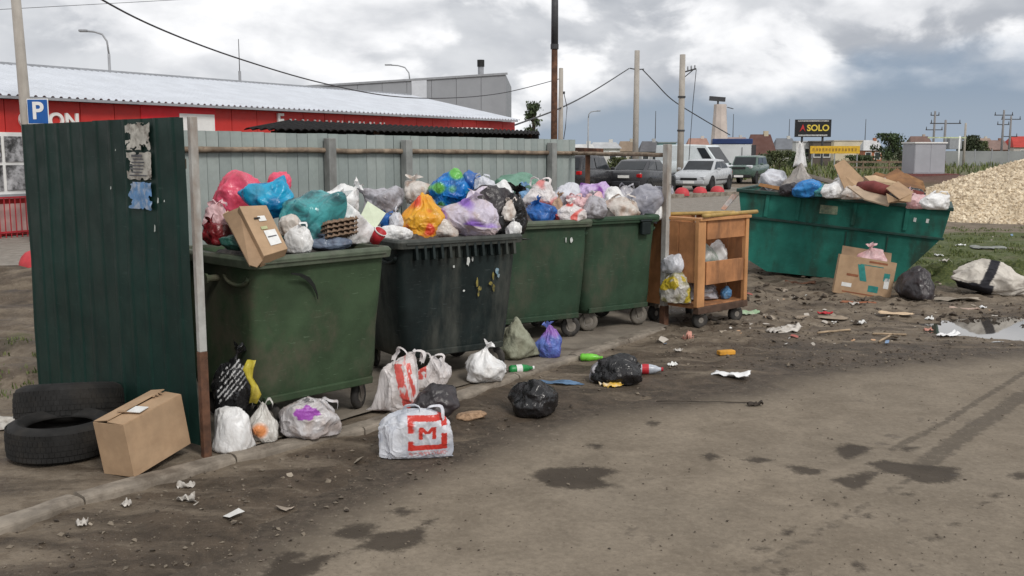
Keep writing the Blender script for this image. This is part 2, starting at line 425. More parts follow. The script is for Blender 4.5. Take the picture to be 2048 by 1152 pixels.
RX, RY = np.meshgrid(rx, ry); rd = sdist(RX, RY, EDGE)
RN = np.zeros(RX.shape); k = (np.abs(RX) < 12) & (np.abs(RY) < 14); RN[k] = npnoise(RX[k], RY[k], 1.6, 5.0, 3)
RZ = ROAD_Z + .009*RN*np.clip((8-np.abs(RX-1))/6, 0, 1)
mud = np.clip(1.0+rd/.75, 0, 1)
pmud = np.array([tuple(G(*p, ROAD_Z)[:2]) for p in ((500, 1130), (420, 1110), (560, 1060))])
track = np.zeros(RX.shape)
def pix_line(pts, wd, amt=1.0):
    global track
    P = [tuple(G(*p, ROAD_Z)[:2]) for p in pts]
    track = np.maximum(track, amt*np.clip(1.3-np.abs(sdist(RX, RY, P))/wd, 0, 1))
pix_line([(2300, 690), (2048, 790), (1900, 890), (1840, 940)], .10, .95)
pix_line([(2300, 640), (2048, 745), (1880, 850), (1780, 900)], .05, .8)
pix_line([(1830, 950), (1700, 1030), (1560, 1110), (1430, 1190)], .07, .55)
pix_line([(1250, 802), (1400, 805), (1530, 808)], .02, .7)
pix_line([(1380, 800), (1570, 800)], .08, .45)
pix_line([(560, 1000), (420, 1060), (280, 1160)], .12, .8)
# -- damp patches soaked into the road ---------------------------
def sdpoly(X, Y, P):
    best = np.full(X.shape, 1e9); ins = np.zeros(X.shape, bool)
    for (ax, ay), (bx, by) in zip(P, P[1:]+P[:1]):
        dx, dy = bx-ax, by-ay; t = np.clip(((X-ax)*dx+(Y-ay)*dy)/(dx*dx+dy*dy+1e-9), 0, 1); best = np.minimum(best, np.hypot(X-ax-t*dx, Y-ay-t*dy))
        cond = (ay > Y) != (by > Y); xi = ax+(Y-ay)*dx/(dy if abs(dy) > 1e-9 else 1e-9); ins ^= cond & (X < xi)
    return np.where(ins, -best, best)
DAMP = [
    [(655, 1070), (690, 1050), (752, 1047), (745, 1068), (790, 1062), (835, 1058), (850, 1040), (875, 1036), (850, 1062), (852, 1085), (800, 1104), (745, 1100), (708, 1096), (735, 1080), (700, 1078)],
    [(776, 1024), (800, 1014), (836, 1022), (806, 1034)],
    [(520, 1152), (550, 1108), (590, 1100), (622, 1106), (590, 1120), (640, 1108), (698, 1104), (650, 1124), (628, 1145), (600, 1165), (560, 1170)],
    [(1062, 948), (1090, 936), (1150, 932), (1196, 932), (1240, 942), (1205, 956), (1230, 970), (1160, 978), (1092, 972)],
    [(1397, 914), (1420, 905), (1444, 914), (1420, 924)], [(1484, 920), (1510, 912), (1546, 920), (1515, 929)], [(1566, 932), (1600, 932), (1648, 942), (1640, 950), (1600, 949)],
    [(1667, 892), (1700, 886), (1745, 894), (1735, 906), (1690, 920), (1676, 912)],
    [(1660, 960), (1700, 952), (1760, 940), (1730, 928), (1770, 920), (1820, 930), (1870, 932), (1915, 936), (1922, 955), (1900, 966), (1840, 966), (1800, 950), (1760, 945), (1740, 965), (1708, 982)],
    [(1795, 896), (1838, 894), (1810, 908)], [(1800, 986), (1832, 982), (1830, 992)], [(1555, 1068), (1590, 1052), (1580, 1072)], [(1510, 1092), (1536, 1088), (1530, 1106)],
    [(1978, 990), (2003, 986), (1990, 996)], [(1700, 1128), (1722, 1122), (1735, 1146), (1712, 1142)], [(1888, 1048), (1920, 1046), (1905, 1054)], [(1956, 1005), (1976, 1000), (1968, 1008)], [(2020, 950), (2048, 944), (2060, 956), (2030, 962)],
    [(1655, 1008), (1678, 1006), (1668, 1013)], [(1728, 1028), (1745, 1026), (1738, 1034)], [(1850, 1077), (1886, 1073), (1868, 1082)], [(1808, 1085), (1830, 1083), (1820, 1090)],
    [(1545, 1140), (1570, 1134), (1590, 1146), (1562, 1152)], [(1285, 846), (1306, 842), (1322, 848), (1304, 854)], [(1172, 890), (1196, 886), (1212, 893), (1190, 899)]]
damp = np.zeros(RX.shape); nr_ = np.where((RX > -2.6) & (RX < 5.6) & (RY > 3.3) & (RY < 10.2))
for pts in DAMP:
    d_ = sdpoly(RX[nr_], RY[nr_], [tuple(G(*p, ROAD_Z)[:2]) for p in pts]); damp[nr_] = np.maximum(damp[nr_], np.clip(.5-d_/.17, 0, 1))
grid_obj('road', rx, ry, RZ, road_material(), rd < .75, dict(mud=mud, track=track, damp=damp))

b = NB('puddle_water'); v = b.vec('World'); n = b.noise(v, 9, 3, .5)
watermat = b.done((.055, .048, .040), .03, b.bump(n, .012, .01), 0, 1.0)
mb = MB(); cp = Vector((6.1, 10.45, -.060)); mb.add([cp]+[cp+Vector((2.4*math.cos(a), 1.05*math.sin(a), 0)) for a in [2*math.pi*k/40 for k in range(40)]], [(0, 1+k, 1+(k+1) % 40) for k in range(40)])
mb.v = [(x, y if sdist(np.array([[x]]), np.array([[y]]), EDGE)[0, 0] > .1 else y+.1+abs(sdist(np.array([[x]]), np.array([[y]]), EDGE)[0, 0]), z_) for x, y, z_ in mb.v]
tag(mb.build('puddle', watermat), 'shallow puddle reflecting the pale sky beside the road', kind='structure')
# -- kerb and slab ------------------------------------------------
concrete = mat('kerb_concrete', (.25, .215, .175), .9, .22, 7, (.09, .07, .052), .7, 4, 1, .6, 70)
kerb = bpy.data.objects.new('kerb', None); COL.objects.link(kerb); tag(kerb, 'worn concrete kerb along the bin enclosure', kind='structure')
KP = [Vector((x, y, 0)) for x, y in KERB]
# resample the line at kerb-stone length
cum = [0]
for a, bb in zip(KP[:-1], KP[1:]): cum.append(cum[-1]+(bb-a).length)
def kerb_at(s):
    for i in range(len(KP)-1):
        if s <= cum[i+1] or i == len(KP)-2:
            t = (s-cum[i])/(cum[i+1]-cum[i]); return KP[i].lerp(KP[i+1], t)
SL = .93; s = 0; ks = []
while s < cum[-1]-.1: ks.append((kerb_at(s+.006), kerb_at(min(s+SL-.006, cum[-1])))); s += SL
for i, (a, bb) in enumerate(ks):
    d = (bb-a).normalized(); nrm = Vector((-d.y, d.x, 0)); mb = MB(); nu = 14
    prof = [(0, -.2), (0, -.022), (.004, -.010), (.014, -.002), (.045, .002), (.105, .001), (.135, -.004), (.14, -.2)]
    sd = i*3.1
    def fn(u, vv):
        j = vv*(len(prof)-1); q = prof[int(round(j))]
        p = a.lerp(bb, u)+nrm*(q[0]+.010*nz(u*7+sd, 2)*(q[0] < .02)); p.z = q[1]+.008*nz(u*3+sd, q[0]*20, 5)-(.010*max(0, nz(u*14+sd, q[0]*30, 1)))
        return p
    mb.grid(fn, nu, len(prof)-1)
    n_ = nu+1; L_ = len(prof)
    mb.f += [tuple(j*n_ for j in range(L_)), tuple(j*n_+nu for j in range(L_-1, -1, -1))]
    mb.build('kerb_stone', concrete, kerb, smooth=False)
padm = mat('slab_concrete', (.215, .185, .150), .92, .25, 3, (.085, .066, .050), .75, 2.2, 1, .6, 60)
mb = MB()
A, B_, C_, E_ = [Vector((x, y, 0)) for x, y in PAD]
A2 = Vector((-1.62, 5.95, 0))
def padf(u, v):
    p = A.lerp(B_, u).lerp(E_.lerp(C_, u), v); p.z = -.002+.006*nz(p.x*2, p.y*2, 8)+.004*nz(p.x*9, p.y*9, 3)
    return p
mb.grid(padf, 60, 30)
tag(mb.build('concrete_slab', padm, None, True), None, kind='structure')

# -- loose stones and scraps (uncountable) ------------------------
def scatter(name, n, sampler, sz, m, lab, sd=1, flat=.55):
    rnd = random.Random(sd); mb = MB(); O = [(1, 0, 0), (0, 1, 0), (-1, 0, 0), (0, -1, 0), (0, 0, 1), (0, 0, -1)]
    F = [(0, 1, 4), (1, 2, 4), (2, 3, 4), (3, 0, 4), (1, 0, 5), (2, 1, 5), (3, 2, 5), (0, 3, 5)]
    for _ in range(n):
        p = sampler(rnd)
        if p is None: continue
        r = sz[0]*(sz[1]/sz[0])**(rnd.random()**2.2); a = rnd.random()*6.3; e = Euler((rnd.uniform(-.5, .5), rnd.uniform(-.5, .5), a)).to_matrix()
        q = [e @ Vector((o[0]*r*rnd.uniform(.6, 1.3), o[1]*r*rnd.uniform(.5, 1.1), o[2]*r*flat*rnd.uniform(.6, 1.2))) for o in O]
        mb.add([p+k+Vector((0, 0, r*flat*.35)) for k in q], F)
    me = bpy.data.meshes.new(name); me.from_pydata(mb.v, [], mb.f); me.update()
    o = bpy.data.objects.new(name, me); COL.objects.link(o); me.materials.append(m)
    return tag(o, lab, kind='stuff')
stone_m = None
b = NB('loose_stone'); isl = b.n.new('ShaderNodeNewGeometry').outputs['Random Per Island']
b.done(b.mix(b.ramp(isl, 0, 1), (.045, .034, .025), (.20, .165, .125)), .9); stone_m = b.m
def s_verge(r):
    u = r.random(); t = r.random()
    if u < .5:
        px = r.uniform(-40, 1400); py = r.uniform(640, 1150); p = Gr(px, py)
        d = sdist(np.array([[p.x]]), np.array([[p.y]]), EDGE)[0, 0]; k = sdist(np.array([[p.x]]), np.array([[p.y]]), KERB)[0, 0]
        if d < -.25 or k > -.03: return None
        return p
    p = Gr(r.uniform(1320, 2060), r.uniform(575, 740))
    d = sdist(np.array([[p.x]]), np.array([[p.y]]), EDGE)[0, 0]
    return p if d > -.2 else None
scatter('gravel', 6500, s_verge, (.004, .022), stone_m, 'loose grit and clods along the muddy roadside')
def s_clod(r):
    u = r.random()
    p = Gr(r.uniform(1360, 2060), r.uniform(565, 655)) if u < .7 else Gr(r.uniform(1480, 1900), r.uniform(540, 600))
    return p if nz(p.x*1.7, p.y*1.7, 6) > -.05 and sdist(np.array([[p.x]]), np.array([[p.y]]), EDGE)[0, 0] > .35 else None
b = NB('mud_clod'); isl = b.n.new('ShaderNodeNewGeometry').outputs['Random Per Island']
b.done(b.mix(isl, (.030, .022, .016), (.105, .080, .058)), .9)
scatter('mud_clods', 1500, s_clod, (.010, .060), b.m, 'dark clods of churned mud around the skip and cart', 11, .6)
def s_road(r):
    p = G(r.uniform(250, 2060), r.uniform(700, 1160), ROAD_Z+.002)
    return p if sdist(np.array([[p.x]]), np.array([[p.y]]), EDGE)[0, 0] < 0 else None
scatter('road_grit', 1500, s_road, (.003, .011), stone_m, 'fine grit on the road surface', 4)
b = NB('litter_scrap'); isl = b.n.new('ShaderNodeNewGeometry').outputs['Random Per Island']
cr = b.n.new('ShaderNodeValToRGB'); b.link(isl, cr.inputs[0]); cr.color_ramp.interpolation = 'CONSTANT'
els = [(0, (.45, .41, .36)), (.3, (.33, .28, .22)), (.55, (.70, .69, .66)), (.64, (.48, .30, .18)), (.74, (.30, .25, .20)), (.84, (.55, .45, .36)), (.9, (.35, .1, .08)), (.95, (.2, .3, .45))]
while len(cr.color_ramp.elements) < len(els): cr.color_ramp.elements.new(.5)
for e, (p_, c_) in zip(cr.color_ramp.elements, els): e.position = p_; e.color = (*c_, 1)
b.done(cr.outputs[0], .7); scrap_m = b.m
def scraps(name, n, sampler, sz, lab, sd):
    rnd = random.Random(sd); mb = MB()
    for _ in range(n):
        p = sampler(rnd)
        if p is None: continue
        r = sz[0]*(sz[1]/sz[0])**(rnd.random()**1.8); e = Euler((rnd.uniform(-.5, .5), rnd.uniform(-.5, .5), rnd.random()*6.3)).to_matrix(); asp = rnd.uniform(.35, 1)
        q = [e @ Vector((x*r, y*r*asp, rnd.uniform(-.1, .3)*r)) for x, y in ((-1, -1), (0, -1.1), (1, -.8), (1.1, .2), (.8, 1), (-.1, 1), (-1, .8))]
        mb.add([p+k+Vector((0, 0, r*.35)) for k in q], [(0, 1, 5, 6), (1, 2, 3, 4, 5)])
    me = bpy.data.meshes.new(name); me.from_pydata(mb.v, [], mb.f); me.update()
    o = bpy.data.objects.new(name, me); COL.objects.link(o); me.materials.append(scrap_m)
    return tag(o, lab, kind='stuff')
def s_lit(r):
    u = r.random()
    if u < .10: p = Gr(r.uniform(0, 1000), r.uniform(830, 1060))
    elif u < .72: p = Gr(r.gauss(1560, 150), r.uniform(585, 690))
    else: p = Gr(r.uniform(1840, 2060), r.uniform(470, 640))
    a = np.array([[p.x]]), np.array([[p.y]])
    if sdist(*a, EDGE)[0, 0] < 0 or (p.x < 1.6 and sdist(*a, KERB)[0, 0] > -.05): return None
    return p
scraps('litter', 210, s_lit, (.010, .055), 'small paper and plastic scraps trodden into the mud', 5)

# -- grass --------------------------------------------------------
b = NB('grass_blade'); isl = b.n.new('ShaderNodeNewGeometry').outputs['Random Per Island']
b.done(b.mix(isl, (.045, .080, .016), (.17, .19, .055)), .7); grass_m = b.m
def grass(name, n, sampler, h, lab, sd):
    rnd = random.Random(sd); mb = MB()
    for _ in range(n):
        p = sampler(rnd)
        if p is None: continue
        for _k in range(5):
            hh = h*rnd.uniform(.4, 1.2); a = rnd.random()*6.3; ln = hh*rnd.uniform(.2, .9); wd = hh*.06+.003
            d = Vector((math.cos(a), math.sin(a), 0)); s_ = Vector((-d.y, d.x, 0))*wd; p0 = p+Vector((rnd.uniform(-.04, .04), rnd.uniform(-.04, .04), -.01))
            mb.add([p0-s_, p0+s_, p0+d*ln*.4+Vector((0, 0, hh*.7))+s_*.7, p0+d*ln*.4+Vector((0, 0, hh*.7))-s_*.7, p0+d*ln+Vector((0, 0, hh))], [(0, 1, 2, 3), (3, 2, 4)])
    me = bpy.data.meshes.new(name); me.from_pydata(mb.v, [], mb.f); me.update()
    o = bpy.data.objects.new(name, me); COL.objects.link(o); me.materials.append(grass_m)
    return tag(o, lab, kind='stuff')
def sg1(r):
    p = Gr(r.uniform(1800, 2070), r.uniform(455, 575))
    return p if nz(p.x*1.6, p.y*1.6, 4) > .02 and p.y > 12.6 else None
grass('rough_grass', 3600, sg1, .055, 'rough grass on the waste ground by the stone heap', 2)
def sg2(r):
    p = Gr(r.uniform(-30, 90), r.uniform(660, 800)); return p if nz(p.x*2, p.y*2, 4) > 0 and p.x < -3.4 else None
grass('sparse_grass', 260, sg2, .04, 'sparse grass beside the green sheet panel', 3)
def sg3(r):
    Y_ = r.uniform(60, 150); return Vector((r.uniform(8, 80)*Y_/100, Y_, 0))
grass('field_grass', 2500, sg3, .55, 'tall weeds on the far field', 6)
# ================================================================ ENCLOSURE
FLp = Vector((-1.82, 5.79, 0)); BLp = Vector((-3.56, 7.43, 0)); FRp = Vector((1.60, 10.39, 0)); BRp = Vector((.70, 12.1, 0))
galv = mat('grey_post_paint', (.42, .42, .40), .6, .15, 8, (.16, .09, .05), .55, 5, 3, .2)
rust = mat('rust', (.115, .055, .032), .85, .4, 9, (.04, .025, .02), .6, 12, 1, .6, 90)
# green profiled-sheet side panel
greenp = mat('dark_green_sheet', (.0075, .029, .023), .55, .25, 2.5, (.024, .034, .030), .35, 2.2, 6, .08, 40, 0, .2, scratch=.3)
pr = thing('sheet_panel', 'dark green profiled metal sheet panel with torn notices', 'panel', BLp, math.atan2(FLp.y-BLp.y, FLp.x-BLp.x))
PL = (FLp-BLp).length-.05
def profile(x, pitch=.2, dep=.007):
    t = (x/pitch) % 1.0
    return dep*float(np.clip((abs(t-.5)-.36)/.06, 0, 1))
mb = MB(); xs = []
q = 0
while q < PL: xs.append(q); q += .0115
for zi, zz in enumerate((.02, .5, 1.0, 1.5, 1.985)):
    for x in xs:
        zb = zz+(.02 if zi == 0 else 0)
        mb.v.append((x, -.03-profile(x)+.012*nz(x*2, zz*1.5, 2)+.02*math.exp(-((x-PL)/.12)**2)*(zi == 0), zb+(.004 if int(x/1.15) % 2 else 0)*(zi == 4)))
n_ = len(xs)
for j in range(4):
    for i in range(n_-1): mb.f.append((j*n_+i, j*n_+i+1, (j+1)*n_+i+1, (j+1)*n_+i))
mb.build('sheet', greenp, pr, False, 0, .0012)
tim = mat('weathered_timber', (.20, .145, .10), .85, .3, 5, (.08, .06, .045), .6, 5, 1, .5, 40)
for zz in (.45, 1.72): MB().bar((0, .02, zz), (PL-.12, .02, zz), .04, .06).build('rail', tim, pr, bevel=.004)
# notices glued to the sheet
paper = mat('weathered_paper', (.50, .48, .43), .85, .2, 14, (.16, .13, .11), .8, 16, 1, .3, 50)
bluep = mat('blue_notice', (.12, .25, .46), .8, .2, 10, (.5, .52, .55), .7, 22, 1, .2, 50)
inkm = mat('faded_ink', (.10, .10, .11), .85, .3, 20)
def paper_sheet(x0, x1, z0, z1, m, sd, tear=.3):
    mb = MB(); nu, nv = 40, 44
    def fn(u, v):
        e = min(u, 1-u, v, 1-v); x = x0+(x1-x0)*u; z_ = z0+(z1-z0)*v
        return (x+.006*nz(v*5, sd)*(e < .05), -.046-.004*abs(nz(u*3, v*3, sd))-.012*max(0, (u-.85)/.15)*max(0, nz(v*4, sd, 3)), z_+.008*nz(u*5, sd, 1)*(e < .05))
    mb.grid(fn, nu, nv)
    rnd = random.Random(sd)
    def gone(k):
        u, v = (k % nu)/nu, (k//nu)/nv; e = min(u, 1-u, v, 1-v)
        return nz(u*3.2, v*3.2, sd*7.7)+.35*nz(u*11, v*11, sd)-2.2*e > tear-.34
    mb.f = [q for k, q in enumerate(mb.f) if not gone(k)]
    return mb.build('notice', m, pr, solid=.0006)
dx = PL
def bx(px): return BLp+(FLp-BLp)*((px-82)/(398-82))
nx0, nx1 = PL*.70, PL*.835
paper_sheet(nx0, nx1, 1.80, 1.965, paper, 3, .33); n2_ = paper_sheet(nx0+.0, nx1+.0, 1.62, 1.785, paper, 5, .5); n3_ = paper_sheet(nx0, nx1-.01, 1.44, 1.605, bluep, 8, .42)
for k in range(7):
    MB().box(((nx0+nx1)/2+random.uniform(-.02, .02), -.0535, 1.765-k*.02), (random.uniform(.12, .24), .001, .008 if k else .014)).build('printed_line', inkm, pr)
scw = mat('pale_scuff', (.55, .58, .55), .7, .2)
for x_, z_, w_, h_ in ((PL*.862, 1.50, .018, .035), (PL*.895, 1.50, .012, .014), (PL*.838, 1.33, .018, .045), (PL*.60, 1.56, .012, .02), (PL*.64, 1.80, .010, .012)):
    MB().prism([(x_-w_/2, z_-h_/2), (x_+w_/3, z_-h_/2.5), (x_+w_/2, z_+h_/3), (x_, z_+h_/2)], -.0475, -.0465, 'Y').build('scuff', scw, pr)
# front posts
def post(lab, p, h, w_=.07, rustlow=.55, lean=0):
    t = thing('post', lab, 'post', p, R(43)); a = Vector((0, 0, -.1)); m_ = Vector((lean*rustlow, 0, rustlow)); top = Vector((lean*h, 0, h))
    MB().bar(a, m_, w_, w_*.9).build('rusty_foot', rust, t, bevel=.004); MB().bar(m_, top, w_-.004, w_*.9-.004).build('shaft', galv, t, bevel=.004)
    return t
post('grey painted square post with rusty foot beside the green panel', FLp+Vector((-.012, .015, 0)), 1.99, .050, .62)
post('thin grey post with rusty foot beside the orange cart', FRp, 1.86, .075, .18)
# back fence of upright boards
fb = thing('board_fence', 'grey green painted board fence behind the bins', 'fence', BLp+Vector((.05, .06, 0)), math.atan2(BRp.y-BLp.y, BRp.x-BLp.x))
FLEN = (BRp-BLp).length
fence_ms = [mat('fence_paint_%d' % i, c, .7, .13, 5, (.22, .25, .24), .5, 3, 6, .3, 50) for i, c in enumerate(((.30, .345, .33), (.275, .315, .305), (.325, .365, .35)))]
bw = .115; x = .0; i = 0; rnd = random.Random(3); bm_ = MB().box((0, 0, 0), (bw-.004, .022, 2.0)).mesh('board')
while x < FLEN:
    o = bpy.data.objects.new('board', bm_); COL.objects.link(o); o.parent = fb
    if i == 0: bm_.materials.append(fence_ms[0])
    o.material_slots[0].link = 'OBJECT'; o.material_slots[0].material = rnd.choice(fence_ms)
    o.location = (x+bw/2, rnd.uniform(-.003, .003), .97-.05*x/FLEN+rnd.uniform(-.003, .003)); o.rotation_euler = (0, rnd.uniform(-.004, .004), 0); x += bw; i += 1
fpost = mat('fence_post_grey', (.27, .28, .27), .75, .2, 6, (.12, .11, .10), .5, 5, 3, .4)
for px in (637, 792, 1086):
    # intersection of the sight line with the fence
    d = ray(px, 300); t_ = None
    e = BRp-BLp; a_ = BLp; den = d.x*e.y-d.y*e.x; s_ = (a_.x*e.y-a_.y*e.x)/den; hit = Vector((d.x*s_, d.y*s_, 0)); xx = (hit-a_).length
    MB().bar((xx, -.075, -.1), (xx, -.075, 1.93-.05*xx/FLEN), .085, .085).build('post', fpost, fb, bevel=.006)
barkm = mat('peeled_pole', (.24, .185, .135), .8, .4, 9, (.13, .085, .055), .75, 14, 1, .6, 40)
mb = MB(); pts = [Vector((k/24*FLEN, -.045+.006*nz(k*.7, 1), 1.815-.05*k/24+.012*nz(k*.5, 3))) for k in range(25)]
mb.tube(pts, [.024+.005*nz(k*.9, 8) for k in range(25)], 8); mb.build('rail', barkm, fb, True)
MB().bar((0, -.04, .5), (FLEN, -.04, .5), .04, .06).build('rail', tim, fb)
# top rail on the open side
rr = thing('side_rail', 'weathered rail spanning from board fence to the thin grey post', 'rail', (0, 0, 0))
a_ = Vector((BRp.x, BRp.y, 1.76)); b2 = Vector((FRp.x, FRp.y, 1.75))
mb = MB(); mb.tube([a_.lerp(b2, k/10)+Vector((0, 0, .008*nz(k*.6, 2))) for k in range(11)], .022, 8); mb.build('pole', barkm, rr, True)
bk = MB(); bk.bar(D(1152, 302, 13.3), D(1200, 304, 12.9), .12, .09); tag(bk.build('timber_beam', rust, None, bevel=.006), 'short red brown beam end behind the board fence corner', 'beam')
MB().bar((D(1152,302,13.3)+D(1200,304,12.9))/2+Vector((0,0,-.04)), Vector(((D(1152,302,13.3).x+D(1200,304,12.9).x)/2, 13.1, -.1)), .06, .06).build('leg', rust, bpy.data.objects['timber_beam'])

# ================================================================ WHEELED BINS
tyre_m = mat('caster_rubber', (.035, .033, .031), .8, .3, 8, (.10, .085, .07), .6, 9)
zinc = mat('caster_zinc', (.30, .28, .25), .5, .25, 10, (.14, .10, .07), .5, 9, 1, .2, 60, .6)
paleb = mat('caster_pale', (.15, .135, .115), .7, .3, 10, (.10, .08, .06), .5, 9)
def rrect(hx, hy, r, n=5):
    out_ = []
    for cx, cy, a0 in ((hx-r, hy-r, 0), (-hx+r, hy-r, 90), (-hx+r, -hy+r, 180), (hx-r, -hy+r, 270)):
        for k in range(n+1):
            a = R(a0+90*k/n); out_.append((cx+r*math.cos(a), cy+r*math.sin(a)))
    return out_
def bin_(lab, c, ang, m, rim_m, wt=1.10, dt=1.02, h=1.15, wb=.96, db=.82, comb=False, pale_wheel=False, seed=0, dent=0):
    """c: middle of the front rim edge on the ground plan; ang: direction of the front edge"""
    t = thing('wheeled_bin', lab, 'bin', (c[0], c[1], 0), R(ang), 'wheeled refuse bins in the enclosure')
    yc = dt/2; zb = .19; rm = random.Random(seed)
    mb = MB(); lv = [(zb, .0), (zb+.05, .02), (.35, .2), (.6, .45), (.85, .7), (1.0, .86), (h-.06, .97), (h-.02, 1.0)]
    rings = []
    for z_, t_ in lv:
        hx = (wb+(wt-.06-wb)*t_)/2; hy = (db+(dt-.06-db)*t_)/2; rr_ = .10-.03*t_
        if z_ == zb: hx -= .02; hy -= .02
        rings.append([(x, y+yc, z_) for x, y in rrect(hx, hy, rr_)])
    # subdivide the long sides a little so the walls can bulge
    n_ = len(rings[0])
    def sub(r):
        o = []
        for i in range(n_):
            a, b = r[i], r[(i+1) % n_]; L = math.dist(a, b); k = max(1, int(L/.09)) if L > .3 else 1
            k = 8 if L > .3 else 1
            o += [tuple(a[j]+(b[j]-a[j])*q/k for j in range(3)) for q in range(k)]
        return o
    rings = [sub(r) for r in rings]; n_ = len(rings[0])
    def bul(p):
        x, y, z_ = p; s = math.sin(math.pi*min(1, max(0, (z_-zb)/(h-zb)))); k = .018*s*(nz(x*2.2+seed, y*2.2, z_*2.2)); cx, cy = x, y-yc; l = math.hypot(cx, cy)
        if dent: k -= dent*math.exp(-((x+.28)/.10)**2-((z_-1.0)/.12)**2)*(y < .25)
        return (x+cx/l*k, y+cy/l*k, z_)
    rings = [[bul(p) for p in r] for r in rings]
    # inner wall
    inner = [[((p[0])*.955, (p[1]-yc)*.955+yc, max(p[2], zb+.04)) for p in r] for r in rings[::-1]]
    allr = rings+inner
    mb.v = [p for r in allr for p in r]
    for j in range(len(allr)-1):
        for i in range(n_): mb.f.append((j*n_+i, j*n_+(i+1) % n_, (j+1)*n_+(i+1) % n_, (j+1)*n_+i))
    mb.f += [tuple(range(n_-1, -1, -1)), tuple(range((len(allr)-1)*n_, len(allr)*n_))]
    mb.build('body', m, t, True).data.polygons.foreach_set('use_smooth', [True]*len(mb.f))
    # rim: rolled flange
    mb = MB(); pr_ = [(wt/2-.035, h-.075), (wt/2+.005, h-.07), (wt/2+.012, h-.02), (wt/2, h), (wt/2-.045, h+.002), (wt/2-.05, h-.03)]
    rg = []
    for e, z_ in pr_:
        hx = e; hy = e-wt/2+dt/2; rg.append([(x, y+yc, z_+.006*nz(x*2, y*2, seed)) for x, y in rrect(hx, hy, .07, 4)])
    n2 = len(rg[0]); mb.v = [p for r in rg for p in r]
    for j in range(len(rg)):
        k = (j+1) % len(rg)
        for i in range(n2): mb.f.append((j*n2+i, j*n2+(i+1) % n2, k*n2+(i+1) % n2, k*n2+i))
    rim = mb.build('rim', rim_m, t, False, .004)
    for z_ in (h-.035,):
        MB().box((0, -.017, z_), (wt-.14, .008, .008)).build('rim_bead', rim_m, rim)
    # front wall base band and panel step
    MB().box((0, (dt-db)/2-.001, zb+.035), (wb-.10, .03, .05), bevel_rot(h, zb, dt, db)).build('base_band', m, t, bevel=.006)
    # trunnion and hand grip on both side walls
    for sx in (-1, 1):
        g = MB(); g.cyl((sx*(wt/2-.05), yc*.9, h-.16), (sx*(wt/2+.055), yc*.9, h-.16), .022, n=12); g.cyl((sx*(wt/2+.045), yc*.9, h-.16), (sx*(wt/2+.06), yc*.9, h-.16), .034, n=12)
        g.build('trunnion', m, t)
        hd = MB(); hd.tube([(sx*(wt/2-.03), yc-.28+.14*math.cos(q), h-.13-.06*math.sin(q)) for q in [math.pi*k/8 for k in range(9)]], .014, 6); hd.build('handle', m, t, True)
    if comb:
        for k in range(13):
            x_ = -wt/2+.16+k*(wt-.26)/12
            MB().box((x_, .008, h-.105), (.022, .05, .11), (R(-8), 0, 0)).build('comb_rib', m, t, bevel=.003)
    for sx in (-1, 1):
        for sy in (-1, 1):
            px_, py_ = sx*(wb/2-.10), yc+sy*(db/2-.11)
            fk = MB(); a = rm.uniform(-1.0, 1.0)
            M_ = Matrix.Rotation(a, 3, 'Z'); ox = .03
            for side_ in (-1, 1):
                p = [Vector((0, side_*.034, .20)), Vector((ox, side_*.034, .085))]
                fk.bar(M_ @ p[0]+Vector((px_, py_, 0)), M_ @ p[1]+Vector((px_, py_, 0)), .005, .055)
            fk.box((px_, py_, .195), (.10, .10, .012)); wfk = fk.build('caster_fork', paleb if pale_wheel else zinc, t)
            ty = MB(); ty.lathe([(.035, -.022), (.085, -.024), (.096, -.014), (.098, 0), (.096, .014), (.085, .024), (.035, .022)], 20, 'Y', closed=True)
            wo = ty.build('caster_wheel', paleb if (pale_wheel and sy < 0) else tyre_m, t, True); wo.location = Vector((px_, py_, .098))+M_ @ Vector((ox, 0, 0)); wo.rotation_euler = (0, 0, a)
            hb = MB(); hb.lathe([(.006, -.026), (.05, -.026), (.052, .026), (.006, .026)], 14, 'Y', closed=True); hb.build('hub', zinc, wo)
    return t
def bevel_rot(h, zb, dt, db): return (math.atan2((dt-db)/2, h-zb), 0, 0)
g1 = mat('bin_green', (.046, .076, .040), .6, .25, 3, (.105, .090, .066), .8, 2.4, 1.3, .18, 60, 0, .22, scratch=.4)
g1r = mat('bin_green_rim', (.085, .105, .072), .6, .25, 7, (.17, .16, .13), .5, 5, 1, .2, 60, 0, .35)
g2 = mat('bin_dark', (.013, .020, .020), .55, .35, 3, (.085, .088, .076), .75, 3.0, 4, .2, 60, 0, .22, scratch=.5)
g2r = mat('bin_dark_rim', (.045, .050, .045), .55, .25, 7, (.14, .14, .12), .5, 5)
g3 = mat('bin_green_cool', (.034, .066, .040), .6, .2, 3, (.090, .086, .062), .7, 2.3, 2, .15, 60, 0, .22, scratch=.4)
BINS = [(-1.19, 6.40, 46), (-.38, 7.76, 34), (.31, 9.23, 30), (1.12, 9.92, 35), (1.42, 11.4, 36)]
b1 = bin_('green wheeled bin piled with pink and blue bags next to the sheet panel', BINS[0], 46, g1, g1r, 1.09, 1.05, seed=1, dent=.05)
b2_ = bin_('blackish wheeled bin with ribbed lip and peeled yellow stickers', BINS[1], 34, g2, g2r, 1.15, 1.02, 1.13, seed=2, comb=True)
b3_ = bin_('green wheeled bin with plain front between the blackish bin and the pale wheeled one', BINS[2], 30, g3, g1r, 1.08, 1.0, seed=3)
b4_ = bin_('green wheeled bin with pale caster wheels beside the thin grey post', BINS[3], 35, g3, g3, .98, .98, seed=4, wb=.88, pale_wheel=True)
b5_ = bin_('green wheeled bin almost hidden behind the thin grey post', BINS[4], 36, g3, g3, 1.0, .9, 1.12, seed=5)
